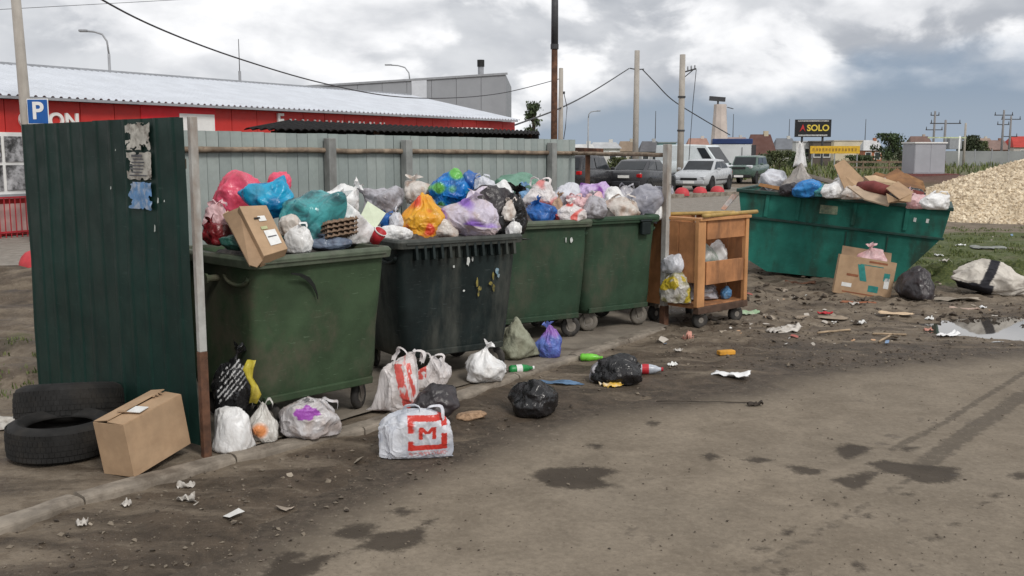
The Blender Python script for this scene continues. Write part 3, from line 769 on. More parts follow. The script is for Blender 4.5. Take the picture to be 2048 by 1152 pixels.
# marks on the bins
yel = mat('peeled_yellow', (.22, .18, .045), .7, .4, 30, (.03, .04, .035), .95, 26); blu = mat('sticker_blue', (.16, .28, .36), .6, .3, 30, (.45, .47, .45), .6, 30); wht = mat('white_paint_mark', (.62, .64, .62), .7, .2, 20)
def blotch(parent, x, z_, w_, h_, m, dt, db, h=1.15, zb=.19, sd=0, name='sticker_scrap'):
    mb = MB(); n = 18; y0 = lambda zz: .0295+(dt-.06-db)/2*(1-(zz-zb)/(h-zb))
    ring = []
    for k in range(n):
        a = 2*math.pi*k/n; rr_ = 1+.45*nz(math.cos(a)*1.5+sd, math.sin(a)*1.5, sd); xx = x+w_/2*math.cos(a)*rr_; zz = z_+h_/2*math.sin(a)*rr_
        ring.append((xx, y0(zz)-.02, zz))
    mb.add([(x, y0(z_)-.02, z_)]+ring, [(0, 1+k, 1+(k+1) % n) for k in range(n)])
    return mb.build(name, m, parent, solid=.002)
for x_, z_, w_, h_, m_ in ((.15, .76, .02, .07, yel), (.175, .71, .035, .035, yel), (.165, .67, .016, .05, yel), (.30, .80, .02, .06, yel), (.28, .74, .04, .03, yel), (.31, .70, .025, .06, yel), (.335, .84, .035, .05, blu), (.35, .80, .025, .03, blu), (.06, .93, .025, .07, wht), (.10, .95, .016, .04, wht), (-.07, .90, .014, .02, wht), (.03, .70, .018, .014, wht)):
    blotch(b2_, x_, z_, w_, h_, m_, 1.02, .82, 1.13, sd=x_*9)
blotch(b3_, .30, .96, .03, .05, wht, 1.0, .82, sd=2, name='paint_mark'); blotch(b3_, .24, .965, .012, .05, wht, 1.0, .82, sd=3, name='paint_mark')
dk = mat('tear_dark', (.008, .010, .008), .8)
mb = MB(); cr_ = [(-.27, 1.035, .008), (-.20, 1.02, .014), (-.14, .985, .020), (-.10, .94, .016), (-.075, .89, .009), (-.065, .85, .003)]
vs_ = []
for x_, z_, w_ in cr_: y_ = (1.05-.06-.82)/2*(1-(z_-.19)/.96)+.0; vs_ += [(x_-w_*.5, y_-.006, z_-w_*.5), (x_+w_*.5, y_-.006, z_+w_*.6)]
mb.add(vs_, [(2*k, 2*k+1, 2*k+3, 2*k+2) for k in range(len(cr_)-1)]); mb.build('crack', dk, b1, solid=.004)
# clip / lock bracket on the pale-wheeled bin
lk = MB(); lk.box((.27, -.005, 1.02), (.12, .05, .13)); lk.box((.27, -.02, 1.095), (.16, .03, .025)); lk.build('lock_bracket', g2, b4_, bevel=.012)

# ================================================================ STEEL SKIP
teal = mat('skip_teal', (.016, .135, .104), .7, .3, 2.2, (.024, .040, .028), .85, 3.2, 3.0, .25, 30, 0, .25, scratch=.3)
tdark = mat('skip_edge', (.010, .050, .040), .6, .3, 5, (.03, .018, .012), .6, 7, 1, .4, 40)
pA = Vector((3.20, 14.6, 0)); pB = Vector((5.83, 13.5, 0)); sdv = (pB-pA); SKL = sdv.length
sk = thing('steel_skip', 'teal green steel skip heaped with boards and bags', 'skip', (pA+pB)/2, math.atan2(sdv.y, sdv.x))
sk.rotation_euler = (0, R(4.3), math.atan2(sdv.y, sdv.x)); sk.location.z = -.07
hL = SKL/2; SH = 1.21; SW = 1.75; cut = .62; zm = .80; bot = .06
# outline of a long side, x along the skip; ends slope in below the upper band
side_out = [(-hL+.52, bot), (-hL+.24, bot+.14), (-hL+.08, zm), (-hL, SH), (hL, SH), (hL-.06, zm), (hL-cut, bot+.02)]
mb = MB()
n7 = len(side_out); y0, y1 = 0.0, SW; ins = .05
o1 = [(x, y0, z_) for x, z_ in side_out]; o2 = [(x, y1, z_) for x, z_ in side_out]
i1 = [(x*.985, y0+ins, z_+(.03 if z_ < SH else 0)) for x, z_ in side_out]; i2 = [(x*.985, y1-ins, z_+(.03 if z_ < SH else 0)) for x, z_ in side_out]
mb.v = o1+o2+i1+i2
mb.f = [tuple(range(n7)), tuple(range(2*n7-1, n7-1, -1)), tuple(range(3*n7-1, 2*n7-1, -1)), tuple(range(3*n7, 4*n7))]
for i in range(n7):
    k = (i+1) % n7
    if (i, k) == (3, 4):      # open top: join outer and inner rim on each long side
        mb.f += [(3, 4, 2*n7+4, 2*n7+3), (n7+4, n7+3, 3*n7+3, 3*n7+4)]
        continue
    mb.f += [(i, k, n7+k, n7+i), (2*n7+k, 2*n7+i, 3*n7+i, 3*n7+k)]
for e in (3, 4): mb.f.append((e, n7+e, 3*n7+e, 2*n7+e))
mb.build('shell', teal, sk)
for y_ in (0, SW):
    s_ = -1 if y_ == 0 else 1
    MB().bar((-hL-.02, y_+s_*.02, SH-.02), (hL+.03, y_+s_*.02, SH-.02), .07, .05).build('top_rim', tdark, sk, bevel=.008)
    MB().bar((-hL+.03, y_+s_*.012, zm+.02), (hL-.04, y_+s_*.012, zm-.02), .035, .035).build('waist_rib', tdark, sk, bevel=.006)
for x_ in (-hL, hL): MB().bar((x_, -.01, SH-.02), (x_, SW+.01, SH-.02), .06, .05).build('top_rim', tdark, sk, bevel=.008)
for x_ in (-hL+.42, -hL+.86, -hL+1.62, -hL+2.3):
    MB().bar((x_, -.010, zm+.045), (x_+.01, -.010, SH-.05), .024, .05, (1, 0, 0)).build('upright_rib', teal, sk, bevel=.004)
for x_ in (-hL+1.55, -hL+2.1): MB().bar((x_, -.006, bot+.12), (x_, -.006, zm-.05), .014, .014, (1, 0, 0)).build('weld_seam', tdark, sk)
blotm = mat('faded_decal', (.22, .25, .17), .7, .3, 14, (.02, .11, .08), .7, 16)
MB().box((-hL+1.28, -.004, 1.03), (.24, .006, .12)).build('decal', blotm, sk)
for x_ in (hL-.44, hL-.28): MB().prism([(x_-.015, .98), (x_+.02, .975), (x_+.025, 1.03), (x_-.01, 1.035)], -.006, .001, 'Y').build('paint_mark', wht, sk)

# ================================================================ ORANGE CART
orw = mat('orange_varnished_wood', (.42, .19, .080), .65, .3, 3, (.15, .075, .04), .7, 6, 5, .35, 45)
orl = mat('orange_pale_wood', (.52, .26, .11), .6, .2, 3, (.25, .11, .04), .5, 5, 6, .35, 45)
ct = thing('wooden_cart', 'orange wooden box cart on small wheels stuffed with rubbish', 'cart', (2.20, 10.40, -.03), R(42))
CW, CD, CH, CB = .86, .72, 1.12, .23
def cpost(x, y, w_=.10): return MB().box((x, y, (CB+CH)/2), (w_, .05, CH-CB)).build('corner_post', orl, ct, bevel=.006)
cpost(-CW/2+.05, 0, .12); cpost(CW/2-.03, 0, .055); cpost(-CW/2+.03, CD, .06); cpost(CW/2-.03, CD, .06)
MB().box((0.045, .005, CH-.10), (CW-.21, .03, .20)).build('front_board', orw, ct, bevel=.004)
MB().box((0.045, .005, CB+.34), (CW-.21, .03, .24)).build('front_board', orw, ct, bevel=.004)
MB().box((0.0, .0, CB-.035), (CW, .07, .07)).build('base_beam', mat('dark_beam', (.085, .050, .034), .85, .3, 8), ct, bevel=.006)
MB().box((0.0, CD, CB-.035), (CW, .07, .07)).build('base_beam', MATS['dark_beam'], ct, bevel=.006)
MB().box((0, CD/2, CB), (CW, CD, .03)).build('floor_board', orw, ct)
for k in range(3):
    MB().box((-CW/2+.008, .13+k*.22, .79 if k < 2 else (CB+CH)/2), (.018, .21, .62 if k < 2 else CH-CB)).build('side_board', orw, ct, bevel=.003)
    MB().box((CW/2-.008, .13+k*.22, (CB+CH)/2), (.018, .21, CH-CB)).build('side_board', orw, ct, bevel=.003)
MB().box((0, CD-.005, (CB+CH)/2), (CW-.1, .02, CH-CB)).build('back_board', orw, ct)
MB().box((0, .0, CH+.012), (CW+.02, .09, .03)).build('top_board', orl, ct, bevel=.004)
MB().box((-CW/2+.03, CD/2, CH+.012), (.08, CD-.1, .028)).build('top_board', orl, ct, bevel=.004)
MB().box((CW/2-.03, CD/2, CH+.012), (.08, CD-.1, .028)).build('top_board', orl, ct, bevel=.004)
for (sx, sy) in ((-1, 0), (1, 0), (-1, 1), (1, 1)):
    p = Vector((sx*(CW/2-.12), sy*CD*.85+.04, .085))
    wo = MB().lathe([(.02, -.03), (.075, -.032), (.085, -.02), (.085, .02), (.075, .032), (.02, .03)], 18, 'Y', closed=True).build('wheel', tyre_m, ct, True); wo.location = p; wo.rotation_euler = (0, 0, random.uniform(-.5, .5))
    MB().lathe([(.004, -.034), (.03, -.034), (.03, .034), (.004, .034)], 10, 'Y', closed=True).build('hub', zinc, wo)
    MB().box((p.x, p.y, .168), (.06, .085, .05)).build('wheel_bracket', zinc, ct)
# two rods lying on the cart
rodm = mat('yellowish_rod', (.42, .28, .09), .6, .25, 8)
ca = Matrix.Rotation(R(42), 3, 'Z')
def cl(x, y, z_): return ca @ Vector((x, y, z_))+Vector((2.20, 10.40, -.03))
ro = MB(); ro.cyl(cl(-.42, -.06, CH+.052), cl(.62, .02, CH+.05), .022, n=10); tag(ro.build('wooden_rod', rodm, None, True), 'yellowish wooden rod lying across the cart front', 'rod')
ro = MB(); ro.cyl(cl(-.40, .42, CH+.048), cl(.35, .12, CH+.048), .02, n=10); tag(ro.build('wooden_rod', rodm, None, True), 'yellowish wooden rod lying slantwise behind the front one on the cart', 'rod')
# ================================================================ BAGS
_ICO = {}
def ico(sub):
    if sub not in _ICO:
        bm = bmesh.new(); bmesh.ops.create_icosphere(bm, subdivisions=sub, radius=1); bm.verts.ensure_lookup_table()
        _ICO[sub] = ([v.co.copy() for v in bm.verts], [tuple(v.index for v in f.verts) for f in bm.faces]); bm.free()
    return _ICO[sub]
def bag_verts(w_, d_, h_, seed, style, sub=5):
    nn = noise.noise; S = Vector((seed*3.17, seed*1.31, seed*7.7)); V, F = ico(sub); out_ = []
    rnd = random.Random(int(seed*977)); planes = []
    for k in range(30):
        m_ = Vector((rnd.gauss(0, 1), rnd.gauss(0, 1), rnd.gauss(0, 1))).normalized(); planes.append((m_.x, m_.y, m_.z, rnd.uniform(.74, 1.02)))
    PM = np.array(planes); VN = np.array([tuple(v) for v in V]); VN = VN+np.array([(nn(v*1.9+S), nn(v*1.9-S), nn(v*1.9+S*2)) for v in V])*.13
    dt_ = VN @ PM[:, :3].T; rr_ = np.where(dt_ > .12, PM[:, 3]/np.maximum(dt_, .12), 9.0)
    K_ = 15.0; poly = -np.log(np.exp(-K_*rr_).sum(1))/K_+.06
    for vi, n in enumerate(V):
        q = n+Vector((nn(n*1.7+S), nn(n*1.7-S), nn(n*1.7+S*2)))*.35
        r = poly[vi]*(1+.13*nn(n*1.1+S)+.07*nn(q*2.3+S*1.7))
        rd = max(0, 1-abs(nn(q*1.6+S*.6))*4.5); r += .045*rd*rd
        rd2 = max(0, 1-abs(nn(Vector((q.x*4.4, q.y*4.4, q.z*1.8))+S*.9))*3.6); r += .034*rd2*rd2-.010*abs(nn(q*8+S))
        p = n*r
        if style in ('tied', 'carrier'):
            t = max(0, (n.z-.30)/.70); ph = math.atan2(n.y, n.x)
            k = 1-.62*t**1.4; fold = 1+.20*t*math.sin(9*ph+5*nn(n*1.5+S))
            p.x *= k*fold; p.y *= k*fold; p.z += .30*t*t
        if style == 'carrier':
            s = max(0, -n.z); p.x *= 1+.18*s; p.y *= 1-.12*s
        if style == 'box':
            p = Vector((math.copysign(abs(n.x)**.72, n.x), math.copysign(abs(n.y)**.9, n.y), math.copysign(abs(n.z)**.72, n.z)))*(.2+.8*r)
            s = max(0, -n.z); p.x *= 1+.16*s; p.y *= 1+.2*s-.25*max(0, n.z); p.z += .10*max(0, n.z)*math.sin(3*n.x+seed)
        if style == 'sack':       # lying pillow-like sack, pinched ends
            e = abs(n.x); p.y *= 1-.55*max(0, e-.55)/.45; p.z *= 1-.55*max(0, e-.5)/.5
        if style == 'cone':
            t = (n.z+1)/2; k = 1-.55*t; p.x *= k; p.y *= k
        if p.z < -.62: p.z = -.62+(p.z+.62)*.22
        out_.append(p)
    mn = [min(q[i] for q in out_) for i in range(3)]; mx = [max(q[i] for q in out_) for i in range(3)]; sz = (w_, d_, h_)
    res = []
    for q in out_:
        a = [(q[i]-(mn[i]+mx[i])/2)/(mx[i]-mn[i])*sz[i] for i in range(3)]; a[2] = (q[2]-mn[2])/(mx[2]-mn[2])*h_
        res.append(tuple(a))
    return res, F
def ruffle(r, h_, seed, m, parent, loc, rot=(0, 0, 0), name='knot', flare=2.2):
    mb = MB(); n = 18; L = 6; vs = []
    for j in range(L+1):
        t = j/L; rr_ = r*(.55+.45*abs(1-2*t) if t < .5 else .55+(flare-.55)*((t-.5)*2)**1.2)
        for i in range(n):
            a = 2*math.pi*i/n; q = rr_*(1+.5*t*math.sin(4*a+seed)+.25*t*math.sin(7*a+seed*2))
            vs.append((q*math.cos(a), q*math.sin(a)*.6, t*h_*(1+.25*math.sin(3*a+seed)*t)))
    mb.add(vs, [(j*n+i, j*n+(i+1) % n, (j+1)*n+(i+1) % n, (j+1)*n+i) for j in range(L) for i in range(n)])
    o = mb.build(name, m, parent, True); o.location = loc; o.rotation_euler = rot
    return o
def handle_strip(w_, h_, seed, m, parent, loc, rot):
    mb = MB(); P = []
    for k in range(13):
        t = k/12; a = math.pi*t; P.append(Vector((-w_/2*math.cos(a), .02*math.sin(3*a+seed), h_*math.sin(a)**.8+.01*nz(t*6, seed))))
    vs = []
    for k, p in enumerate(P):
        wd = .018*(1+.5*nz(k*.6, seed, 3)); vs += [p+Vector((0, -wd, .004)), p+Vector((0, 0, .012)), p+Vector((0, wd, -.004))]
    mb.add(vs, [(3*k+j, 3*k+j+1, 3*k+j+4, 3*k+j+3) for k in range(12) for j in range(2)])
    o = mb.build('handle', m, parent, True); o.location = loc; o.rotation_euler = rot
    return o
SEED = [10]; AUTO = random.Random(21)
def bag(name, label, loc, size, m, style='lump', rot=(0, 0, 0), knot=None, printf=None, sub=5, seed=None, group=None, cat='bag'):
    """loc = centre of the base"""
    SEED[0] += 1; sd = seed if seed is not None else SEED[0]
    v, F = bag_verts(*size, sd, style, (7 if name == 'carrier_bag' else 6) if printf else sub)
    me = bpy.data.meshes.new(name); me.from_pydata(v, [], F); me.polygons.foreach_set('use_smooth', [True]*len(F)); me.update()
    if printf:
        at = me.attributes.new('print', 'FLOAT', 'POINT'); at.data.foreach_set('value', [float(printf(p[0]/size[0]*2, p[1]/size[1]*2, p[2]/size[2])) for p in v])
    o = bpy.data.objects.new(name, me); COL.objects.link(o); me.materials.append(m); o.location = loc; o.rotation_euler = rot
    tag(o, label, cat, group)
    w_, d_, h_ = size
    top = max(v, key=lambda p: p[2]-2*math.hypot(p[0], p[1])) if style == 'tied' else max(v, key=lambda p: p[2])
    if knot == 'tail': ruffle(w_*.075, h_*.30, sd, m, o, (top[0], top[1], top[2]-h_*.10), (random.uniform(-.9, .9), random.uniform(-.9, .9), sd), 'loose_film', 2.8)
    if knot == 'knot': ruffle(w_*.07, h_*.24, sd, m, o, (top[0], top[1], top[2]-h_*.07), (random.uniform(-.4, .4), random.uniform(-.4, .4), sd))
    if knot == 'handles':
        for s_ in (-1, 1): handle_strip(w_*.28, h_*.2, sd+s_, m, o, (top[0]+s_*w_*.16, top[1], top[2]*.86), (s_*.3, s_*.35, random.uniform(-.6, .6)))
    return o
def at_bag(name, label, box, Y, m, style='lump', knot=None, dep=.9, rot=None, tilt=(0, 0), printf=None, group=None, seed=None, grow=1.14, cat='bag'):
    """box = pixel extents of the bag in the photograph, Y = its distance"""
    x0, y0, x1, y1 = box; w_ = (x1-x0)*Y/FPX*grow; h_ = (y1-y0)*Y/FPX*grow; c = D((x0+x1)/2, (y0+y1)/2, Y)
    c.z -= h_/2
    if knot is None and style == 'lump': knot = AUTO.choice((None, 'knot', 'tail', 'tail', 'handles', 'handles'))
    if knot == 'tail': h_ *= .93
    return bag(name, label, c, (w_, min(w_, h_*1.3)*dep, h_), m, style, (tilt[0], tilt[1], random.uniform(-.3, .3) if rot is None else rot), knot, printf, 5, seed, group, cat)

W1 = bagmat('film_white', (.88, .88, .88), (.72, .70, .68), None, .12)
W2 = bagmat('film_white_cool', (.76, .78, .84), (.54, .54, .58), None, .22)
W3 = bagmat('film_clear_grey', (.52, .51, .55), (.24, .22, .23), None, .22, .25)
W4 = bagmat('film_warm', (.74, .69, .64), (.50, .36, .28), None, .2)
WR = bagmat('film_white_red', (.84, .80, .80), (.68, .62, .60), (.74, .12, .10), .2)
PK = bagmat('film_pink', (.92, .14, .24), (.80, .09, .16), None, .25)
PKL = bagmat('film_pale_pink', (.80, .55, .57), (.70, .38, .38), None, .2)
BB = bagmat('film_bright_blue', (.02, .46, .74), (.01, .20, .46), None, .25, .28)
TL = bagmat('film_teal', (.09, .44, .46), (.05, .12, .14), None, .2, .24, 5.5)
OR = bagmat('film_orange', (.92, .48, .04), (.88, .38, .03), (.78, .08, .03), .22)
PU = bagmat('film_purple_white', (.72, .66, .78), (.56, .46, .46), (.34, .18, .66), .22)
PU2 = bagmat('film_violet_print', (.66, .50, .78), (.50, .32, .66), (.22, .05, .32), .22)
BG = bagmat('film_blue_green', (.01, .26, .74), (.01, .12, .48), (.18, .58, .12), .2, .25)
BU = bagmat('film_blue', (.03, .15, .48), (.02, .07, .25), None, .15)
BUP = bagmat('film_blue_violet', (.14, .22, .62), (.10, .10, .38), (.33, .16, .55), .2)
BK = bagmat('film_black', (.010, .010, .011), (.018, .016, .017), None, .0, .24, 7, .7)
BKG = bagmat('film_charcoal', (.030, .026, .029), (.045, .035, .038), None, .0, .38, 7, .5)
GRc = bagmat('cloth_sage', (.16, .30, .23), (.10, .20, .15), None, 0, .8)
OL = bagmat('sack_olive', (.30, .31, .23), (.20, .20, .14), None, 0, .75)
SK = bagmat('sack_dirty_white', (.60, .56, .50), (.40, .37, .33), (.012, .012, .018), 0, .8, 5, .35)
GY = bagmat('film_grey', (.40, .40, .45), (.26, .26, .31), None, .15)
RD = bagmat('film_dark_red', (.20, .012, .018), (.10, .01, .012), None, .05)
YG = bagmat('film_yellow', (.62, .52, .06), (.40, .30, .05), None, .15)
MT = bagmat('film_mixed', (.62, .60, .56), (.30, .28, .12), (.55, .42, .04), .15)
TAN = bagmat('paper_tan', (.42, .28, .19), (.28, .18, .12), None, 0, .7)
# -- heap on the first bin
g = 'bags heaped on the wheeled bins'
Q = lambda *a, **k: at_bag('rubbish_bag', *a, group=g, **k)
Q('pink plastic bag behind the bright blue one', (436, 345, 530, 428), 7.3, PK, 'lump', '', tilt=(0, -.2))
Q('pink bag corner showing at the right of the bright blue bag', (538, 346, 580, 384), 7.35, PK, 'lump', '', dep=.6)
Q('bright blue plastic bag against the pink one', (466, 338, 566, 420), 6.95, BB, 'tied', '', tilt=(.1, .6), grow=1.1)
Q('translucent teal bag with dark contents above the cardboard', (552, 376, 672, 492), 6.85, TL, 'lump', '', tilt=(0, .2))
Q('white tied bag between the fence boards and teal bag', (635, 368, 705, 430), 7.35, W1, 'lump', tilt=(0, .5))
Q('crumpled white bag over the egg trays', (655, 402, 738, 482), 7.02, W1, 'lump')
Q('pale pink bag wedged behind the grey front post', (408, 408, 455, 458), 6.55, PKL, 'lump')
Q('dark red bag below the pale pink one', (408, 444, 462, 488), 6.4, RD, 'lump')
Q('white plastic film hanging over the green rim beside the carton', (565, 452, 625, 505), 6.45, W1, 'lump', dep=.5)
Q('blue grey crumpled bag lying under the egg trays', (615, 474, 700, 498), 6.62, bagmat('film_slate', (.16, .20, .27), (.07, .08, .12), None, .05), 'lump')
# -- second bin
Q('greyish white tied bag behind the orange one', (740, 355, 835, 428), 8.45, W3, 'tied', 'knot', tilt=(0, -.9))
Q('small beige white bag between grey and blue bags', (812, 360, 866, 405), 8.7, W4, 'lump')
Q('blue bag with green print on top of the blackish bin', (860, 340, 938, 408), 8.55, BG, 'lump', '', printf=lambda x, y, z_: max(0, min(1, 6*(nz(x*1.6, z_*3, 5)-.12))) if y < .6 else 0)
Q('crumpled deep blue bag beside the green printed one', (922, 342, 968, 382), 8.6, BU, 'lump', '')
Q('orange yellow bag with red print on the blackish bin', (800, 390, 892, 472), 7.98, OR, 'tied', printf=lambda x, y, z_: max(0, min(1, 5*(nz(x*2.2+4, z_*3.4, 2)-.16))))
Q('white bag with purple print next to the orange one', (882, 398, 990, 470), 8.02, PU, 'lump', tilt=(0, .15), printf=lambda x, y, z_: max(0, min(1, 4*(nz(x*1.5+7, z_*2.2, 3)+.06)))*(z_ > .35))
Q('dull black bag beside the purple print bag', (918, 372, 1014, 462), 8.42, BKG, 'lump', '', tilt=(0, .3))
Q('glossy black bag torn open with pale contents', (996, 384, 1054, 468), 8.42, BK, 'lump')
Q('crumpled white packet poking from the torn black bag', (1002, 402, 1030, 440), 8.2, W4, 'lump')
Q('small white scrap bag at the foot of the torn black bag', (1012, 444, 1042, 472), 8.16, W1, 'lump')
Q('clear crumpled film beside the deep blue bag', (950, 354, 990, 382), 8.5, W2, 'lump')
Q('navy bag under the greyish white tied bag', (762, 428, 790, 462), 8.0, BU, 'lump')
Q('lilac white bag at the left of the orange one', (778, 426, 812, 464), 7.95, W2, 'lump')
Q('black bag filling the blackish bin below the orange bag', (800, 440, 1050, 480), 8.3, BKG, 'lump', '', dep=.7)
Q('white paper bag draped on the corner of the blackish bin', (760, 452, 822, 480), 7.75, W1, 'lump', dep=.6)
# -- third bin
Q('sage green cloth bundle at the back of the heap', (990, 347, 1082, 392), 10.3, GRc, 'lump', '')
Q('white bag in front of the sage cloth bundle', (978, 362, 1026, 402), 10.0, W1, 'lump')
Q('small blue bag under the sage cloth bundle', (1030, 374, 1066, 412), 9.95, bagmat('film_sky', (.2, .4, .66), (.4, .5, .6), None, .2), 'lump')
Q('white bag with faded red print near the sage bundle', (1046, 364, 1114, 420), 9.75, WR, 'lump', printf=lambda x, y, z_: .75*max(0, min(1, 4*(nz(x*1.8+1, z_*2.6, 2)-.02)))*(x > -.2))
Q('dark blue bag against the rim below the red print bag', (1048, 404, 1112, 446), 9.5, BU, 'lump')
Q('crinkled white bag between red print and purple bags', (1102, 368, 1158, 418), 9.95, W2, 'lump')
Q('white and red bag resting on the plain green rim', (1112, 408, 1170, 444), 9.5, WR, 'lump', printf=lambda x, y, z_: max(0, min(1, 5*(nz(x*1.8+3, z_*2.6, 9)-.1))))
Q('smooth grey white bag bulging over the gap between two green bins', (1156, 394, 1212, 436), 9.75, W3, 'lump')
Q('tan paper bag squeezed beside the dark blue one', (1092, 398, 1124, 444), 9.55, TAN, 'lump')
Q('small red and white bag under the crinkled white one', (1134, 392, 1172, 418), 9.75, PKL, 'lump')
# -- fourth bin
Q('white bag with violet print on the pale wheeled bin', (1150, 360, 1226, 406), 10.7, PU2, 'tied', tilt=(0, .5), printf=lambda x, y, z_: max(0, min(1, 5*(nz(x*1.9+3, z_*3, 6)-.05))))
Q('white bag with dark stripe beside the violet print bag', (1206, 376, 1252, 424), 10.6, W1, 'lump')
Q('large smooth grey bag leaning outward near the thin grey post', (1246, 362, 1312, 432), 10.5, GY, 'lump', tilt=(0, .35))
Q('white bag with peach contents on the pale wheeled bin', (1206, 396, 1276, 440), 10.25, W4, 'lump')
Q('white bag hanging over the rim beside the thin grey post', (1288, 384, 1324, 438), 10.45, W1, 'lump')
Q('clear bag pressed behind the large smooth grey bag', (1232, 374, 1270, 420), 10.8, W3, 'lump')
Q('small crumpled cream bag between the carton and teal bag', (560, 430, 600, 470), 6.5, W4, 'lump', '')
Q('dark green bag sunk behind the labelled carton', (440, 470, 500, 500), 6.25, bagmat('film_bottle_green', (.03, .10, .08), (.02, .05, .05), None, .05), 'lump', '')
Q('grey crumpled bag filling the gap behind the red cup', (700, 440, 752, 484), 7.2, W3, 'lump', '')
Q('peach tinted bag tucked between the orange and purple bags', (868, 438, 914, 472), 7.92, W4, 'lump', '')
Q('small black bag between the purple and torn black bags', (968, 432, 1010, 472), 8.2, BK, 'lump', '')
Q('pale crumpled bag wedged behind the tan paper bag', (1078, 384, 1112, 420), 9.85, W2, 'lump', '')
Q('rosy white bag in the gap before the violet print bag', (1168, 384, 1206, 414), 10.2, PKL, 'lump', '')
# dark loose fill under the heaps
fillm = mat('rubbish_fill', (.05, .045, .042), .8, .6, 14, (.2, .18, .16), .5, 16, 1, .8, 40)
for (cx, cy, an), (wt, dt) in zip(BINS, ((1.09, 1.05), (1.15, 1.02), (1.08, 1.0), (.98, .98), (1.0, .9))):
    mb = MB(); M_ = Matrix.Rotation(R(an), 3, 'Z')
    def ff(u, v):
        e = min(u, 1-u, v, 1-v); p = M_ @ Vector(((u-.5)*(wt-.17), .075+v*(dt-.15), 0))+Vector((cx, cy, 0)); p.z = 1.02+.17*min(1, e*4)+.06*nz(p.x*7, p.y*7, 2)+.03*abs(nz(p.x*19, p.y*19, 4)); return p
    mb.grid(ff, 26, 24); tag(mb.build('loose_rubbish', fillm, None, True), 'dark loose rubbish filling a wheeled bin', kind='stuff')

# ================================================================ CARTONS, TRAYS AND ODD PIECES ON THE BINS
card = mat('cardboard', (.42, .285, .175), .85, .12, 6, (.30, .19, .11), .35, 6, 1, .15, 60)
cardd = mat('cardboard_inside', (.33, .22, .135), .88, .14, 6)
labelm = mat('white_label', (.72, .72, .70), .7, .08, 20)
def frame(px_pts, Ys):
    return [D(*p, y) for p, y in zip(px_pts, Ys)]
def slab_from(name, pts, th, m, parent=None):
    """closed slab from a quad of points"""
    a = [Vector(p) for p in pts]; n = (a[1]-a[0]).cross(a[-1]-a[0]).normalized()*th; k = len(a)
    return MB().add(a+[p+n for p in a], [tuple(range(k)), tuple(range(2*k-1, k-1, -1))]+[(i, k+i, k+(i+1) % k, (i+1) % k) for i in range(k)]).build(name, m, parent, bevel=min(.003, abs(th)*.3))
# carton leaning over the first bin's rim: a closed flat box with labels and hand holes
cb = thing('carton', 'closed tan carton with white labels leaning over the green rim', 'carton')
q4 = frame([(478, 412), (533, 410), (576, 497), (528, 512)], [6.24, 6.36, 6.14, 5.98])
n_ = (q4[1]-q4[0]).cross(q4[3]-q4[0]).normalized()
if n_.y < 0: n_ = -n_
back = [p+n_*.10 for p in q4]
MB().add(q4+back, [(0, 1, 2, 3), (7, 6, 5, 4), (0, 4, 5, 1), (1, 5, 6, 2), (2, 6, 7, 3), (3, 7, 4, 0)]).build('box_body', card, cb, bevel=.004)
def onq(u, v, off=-.003): return q4[0].lerp(q4[1], u).lerp(q4[3].lerp(q4[2], u), v)+n_*off
def patch(u0, u1, v0, v1, m, name, off=-.003, parent=cb):
    return MB().add([onq(u0, v0, off), onq(u1, v0, off), onq(u1, v1, off), onq(u0, v1, off)], [(0, 1, 2, 3)]).build(name, m, parent, solid=.002)
patch(.45, .72, .24, .35, labelm, 'paper_label'); lb = patch(.42, .86, .55, .86, labelm, 'paper_label')
patch(.38, .62, .46, .52, mat('pale_green_tape', (.42, .44, .24), .6), 'tape')
patch(.46, .80, .68, .70, inkm, 'printed_line', -.006, cb); patch(.30, .52, .265, .30, mat('hole_dark', (.02, .015, .012), .9), 'hand_hole', -.004)
cb2 = thing('carton', 'opened tan carton propped behind the labelled carton', 'carton')
q5 = frame([(446, 428), (478, 414), (528, 514), (512, 534), (498, 530)], [6.30, 6.28, 6.02, 5.93, 5.95])
slab_from('panel', q5, .012, cardd, cb2)
q6 = frame([(446, 428), (456, 420), (512, 520), (500, 532)], [6.42, 6.52, 6.14, 5.97]); slab_from('flap', q6, .008, card, cb2)
# egg trays
egg = mat('egg_tray_pulp', (.24, .165, .115), .92, .25, 12, (.12, .08, .055), .5, 14, 1, .6, 60)
for k in range(4):
    c = D(673, 472-k*9, 6.72+k*.004); mb = MB(); w2, d2 = .235, .20
    def fe(u, v): return Vector(((u-.5)*w2, (v-.5)*d2, .014*math.sin(u*math.pi*11)*math.sin(v*math.pi*11)+(0 if .03 < u < .97 and .03 < v < .97 else -.008)))
    mb.grid(fe, 44, 22); o = mb.build('egg_tray', egg, None, True, 0, .004); place(o, c, (R(-14), R(-6), R(38)))
    tag(o, 'brown pulp egg tray, %s of the stack under the white bag' % ('lowest', 'second from the bottom', 'third from the bottom', 'topmost')[k], 'egg tray', 'stack of pulp egg trays')
# pale green card, red cup
gc = mat('pale_green_card', (.60, .66, .50), .7, .1, 8)
o = slab_from('folded_card', frame([(735, 402), (772, 426), (752, 456), (716, 442)], [7.25, 7.2, 7.1, 7.15]), .006, gc); tag(o, 'pale green folded card standing between two heaps', 'card')
redm = mat('red_paper_cup', (.46, .02, .03), .5, .2, 20)
rc = MB(); rc.lathe([(.0, .0), (.036, .0), (.046, .10), (.043, .10), (.034, .006), (.0, .006)], 18); o = rc.build('paper_cup', redm, None, True); place(o, D(748, 484, 6.95), (R(20), R(35), 0)); tag(o, 'red paper cup on the corner of the green rim', 'cup')
MB().lathe([(.046, .096), (.049, .098), (.049, .104), (.044, .104)], 18, closed=True).build('rolled_lip', labelm, o)

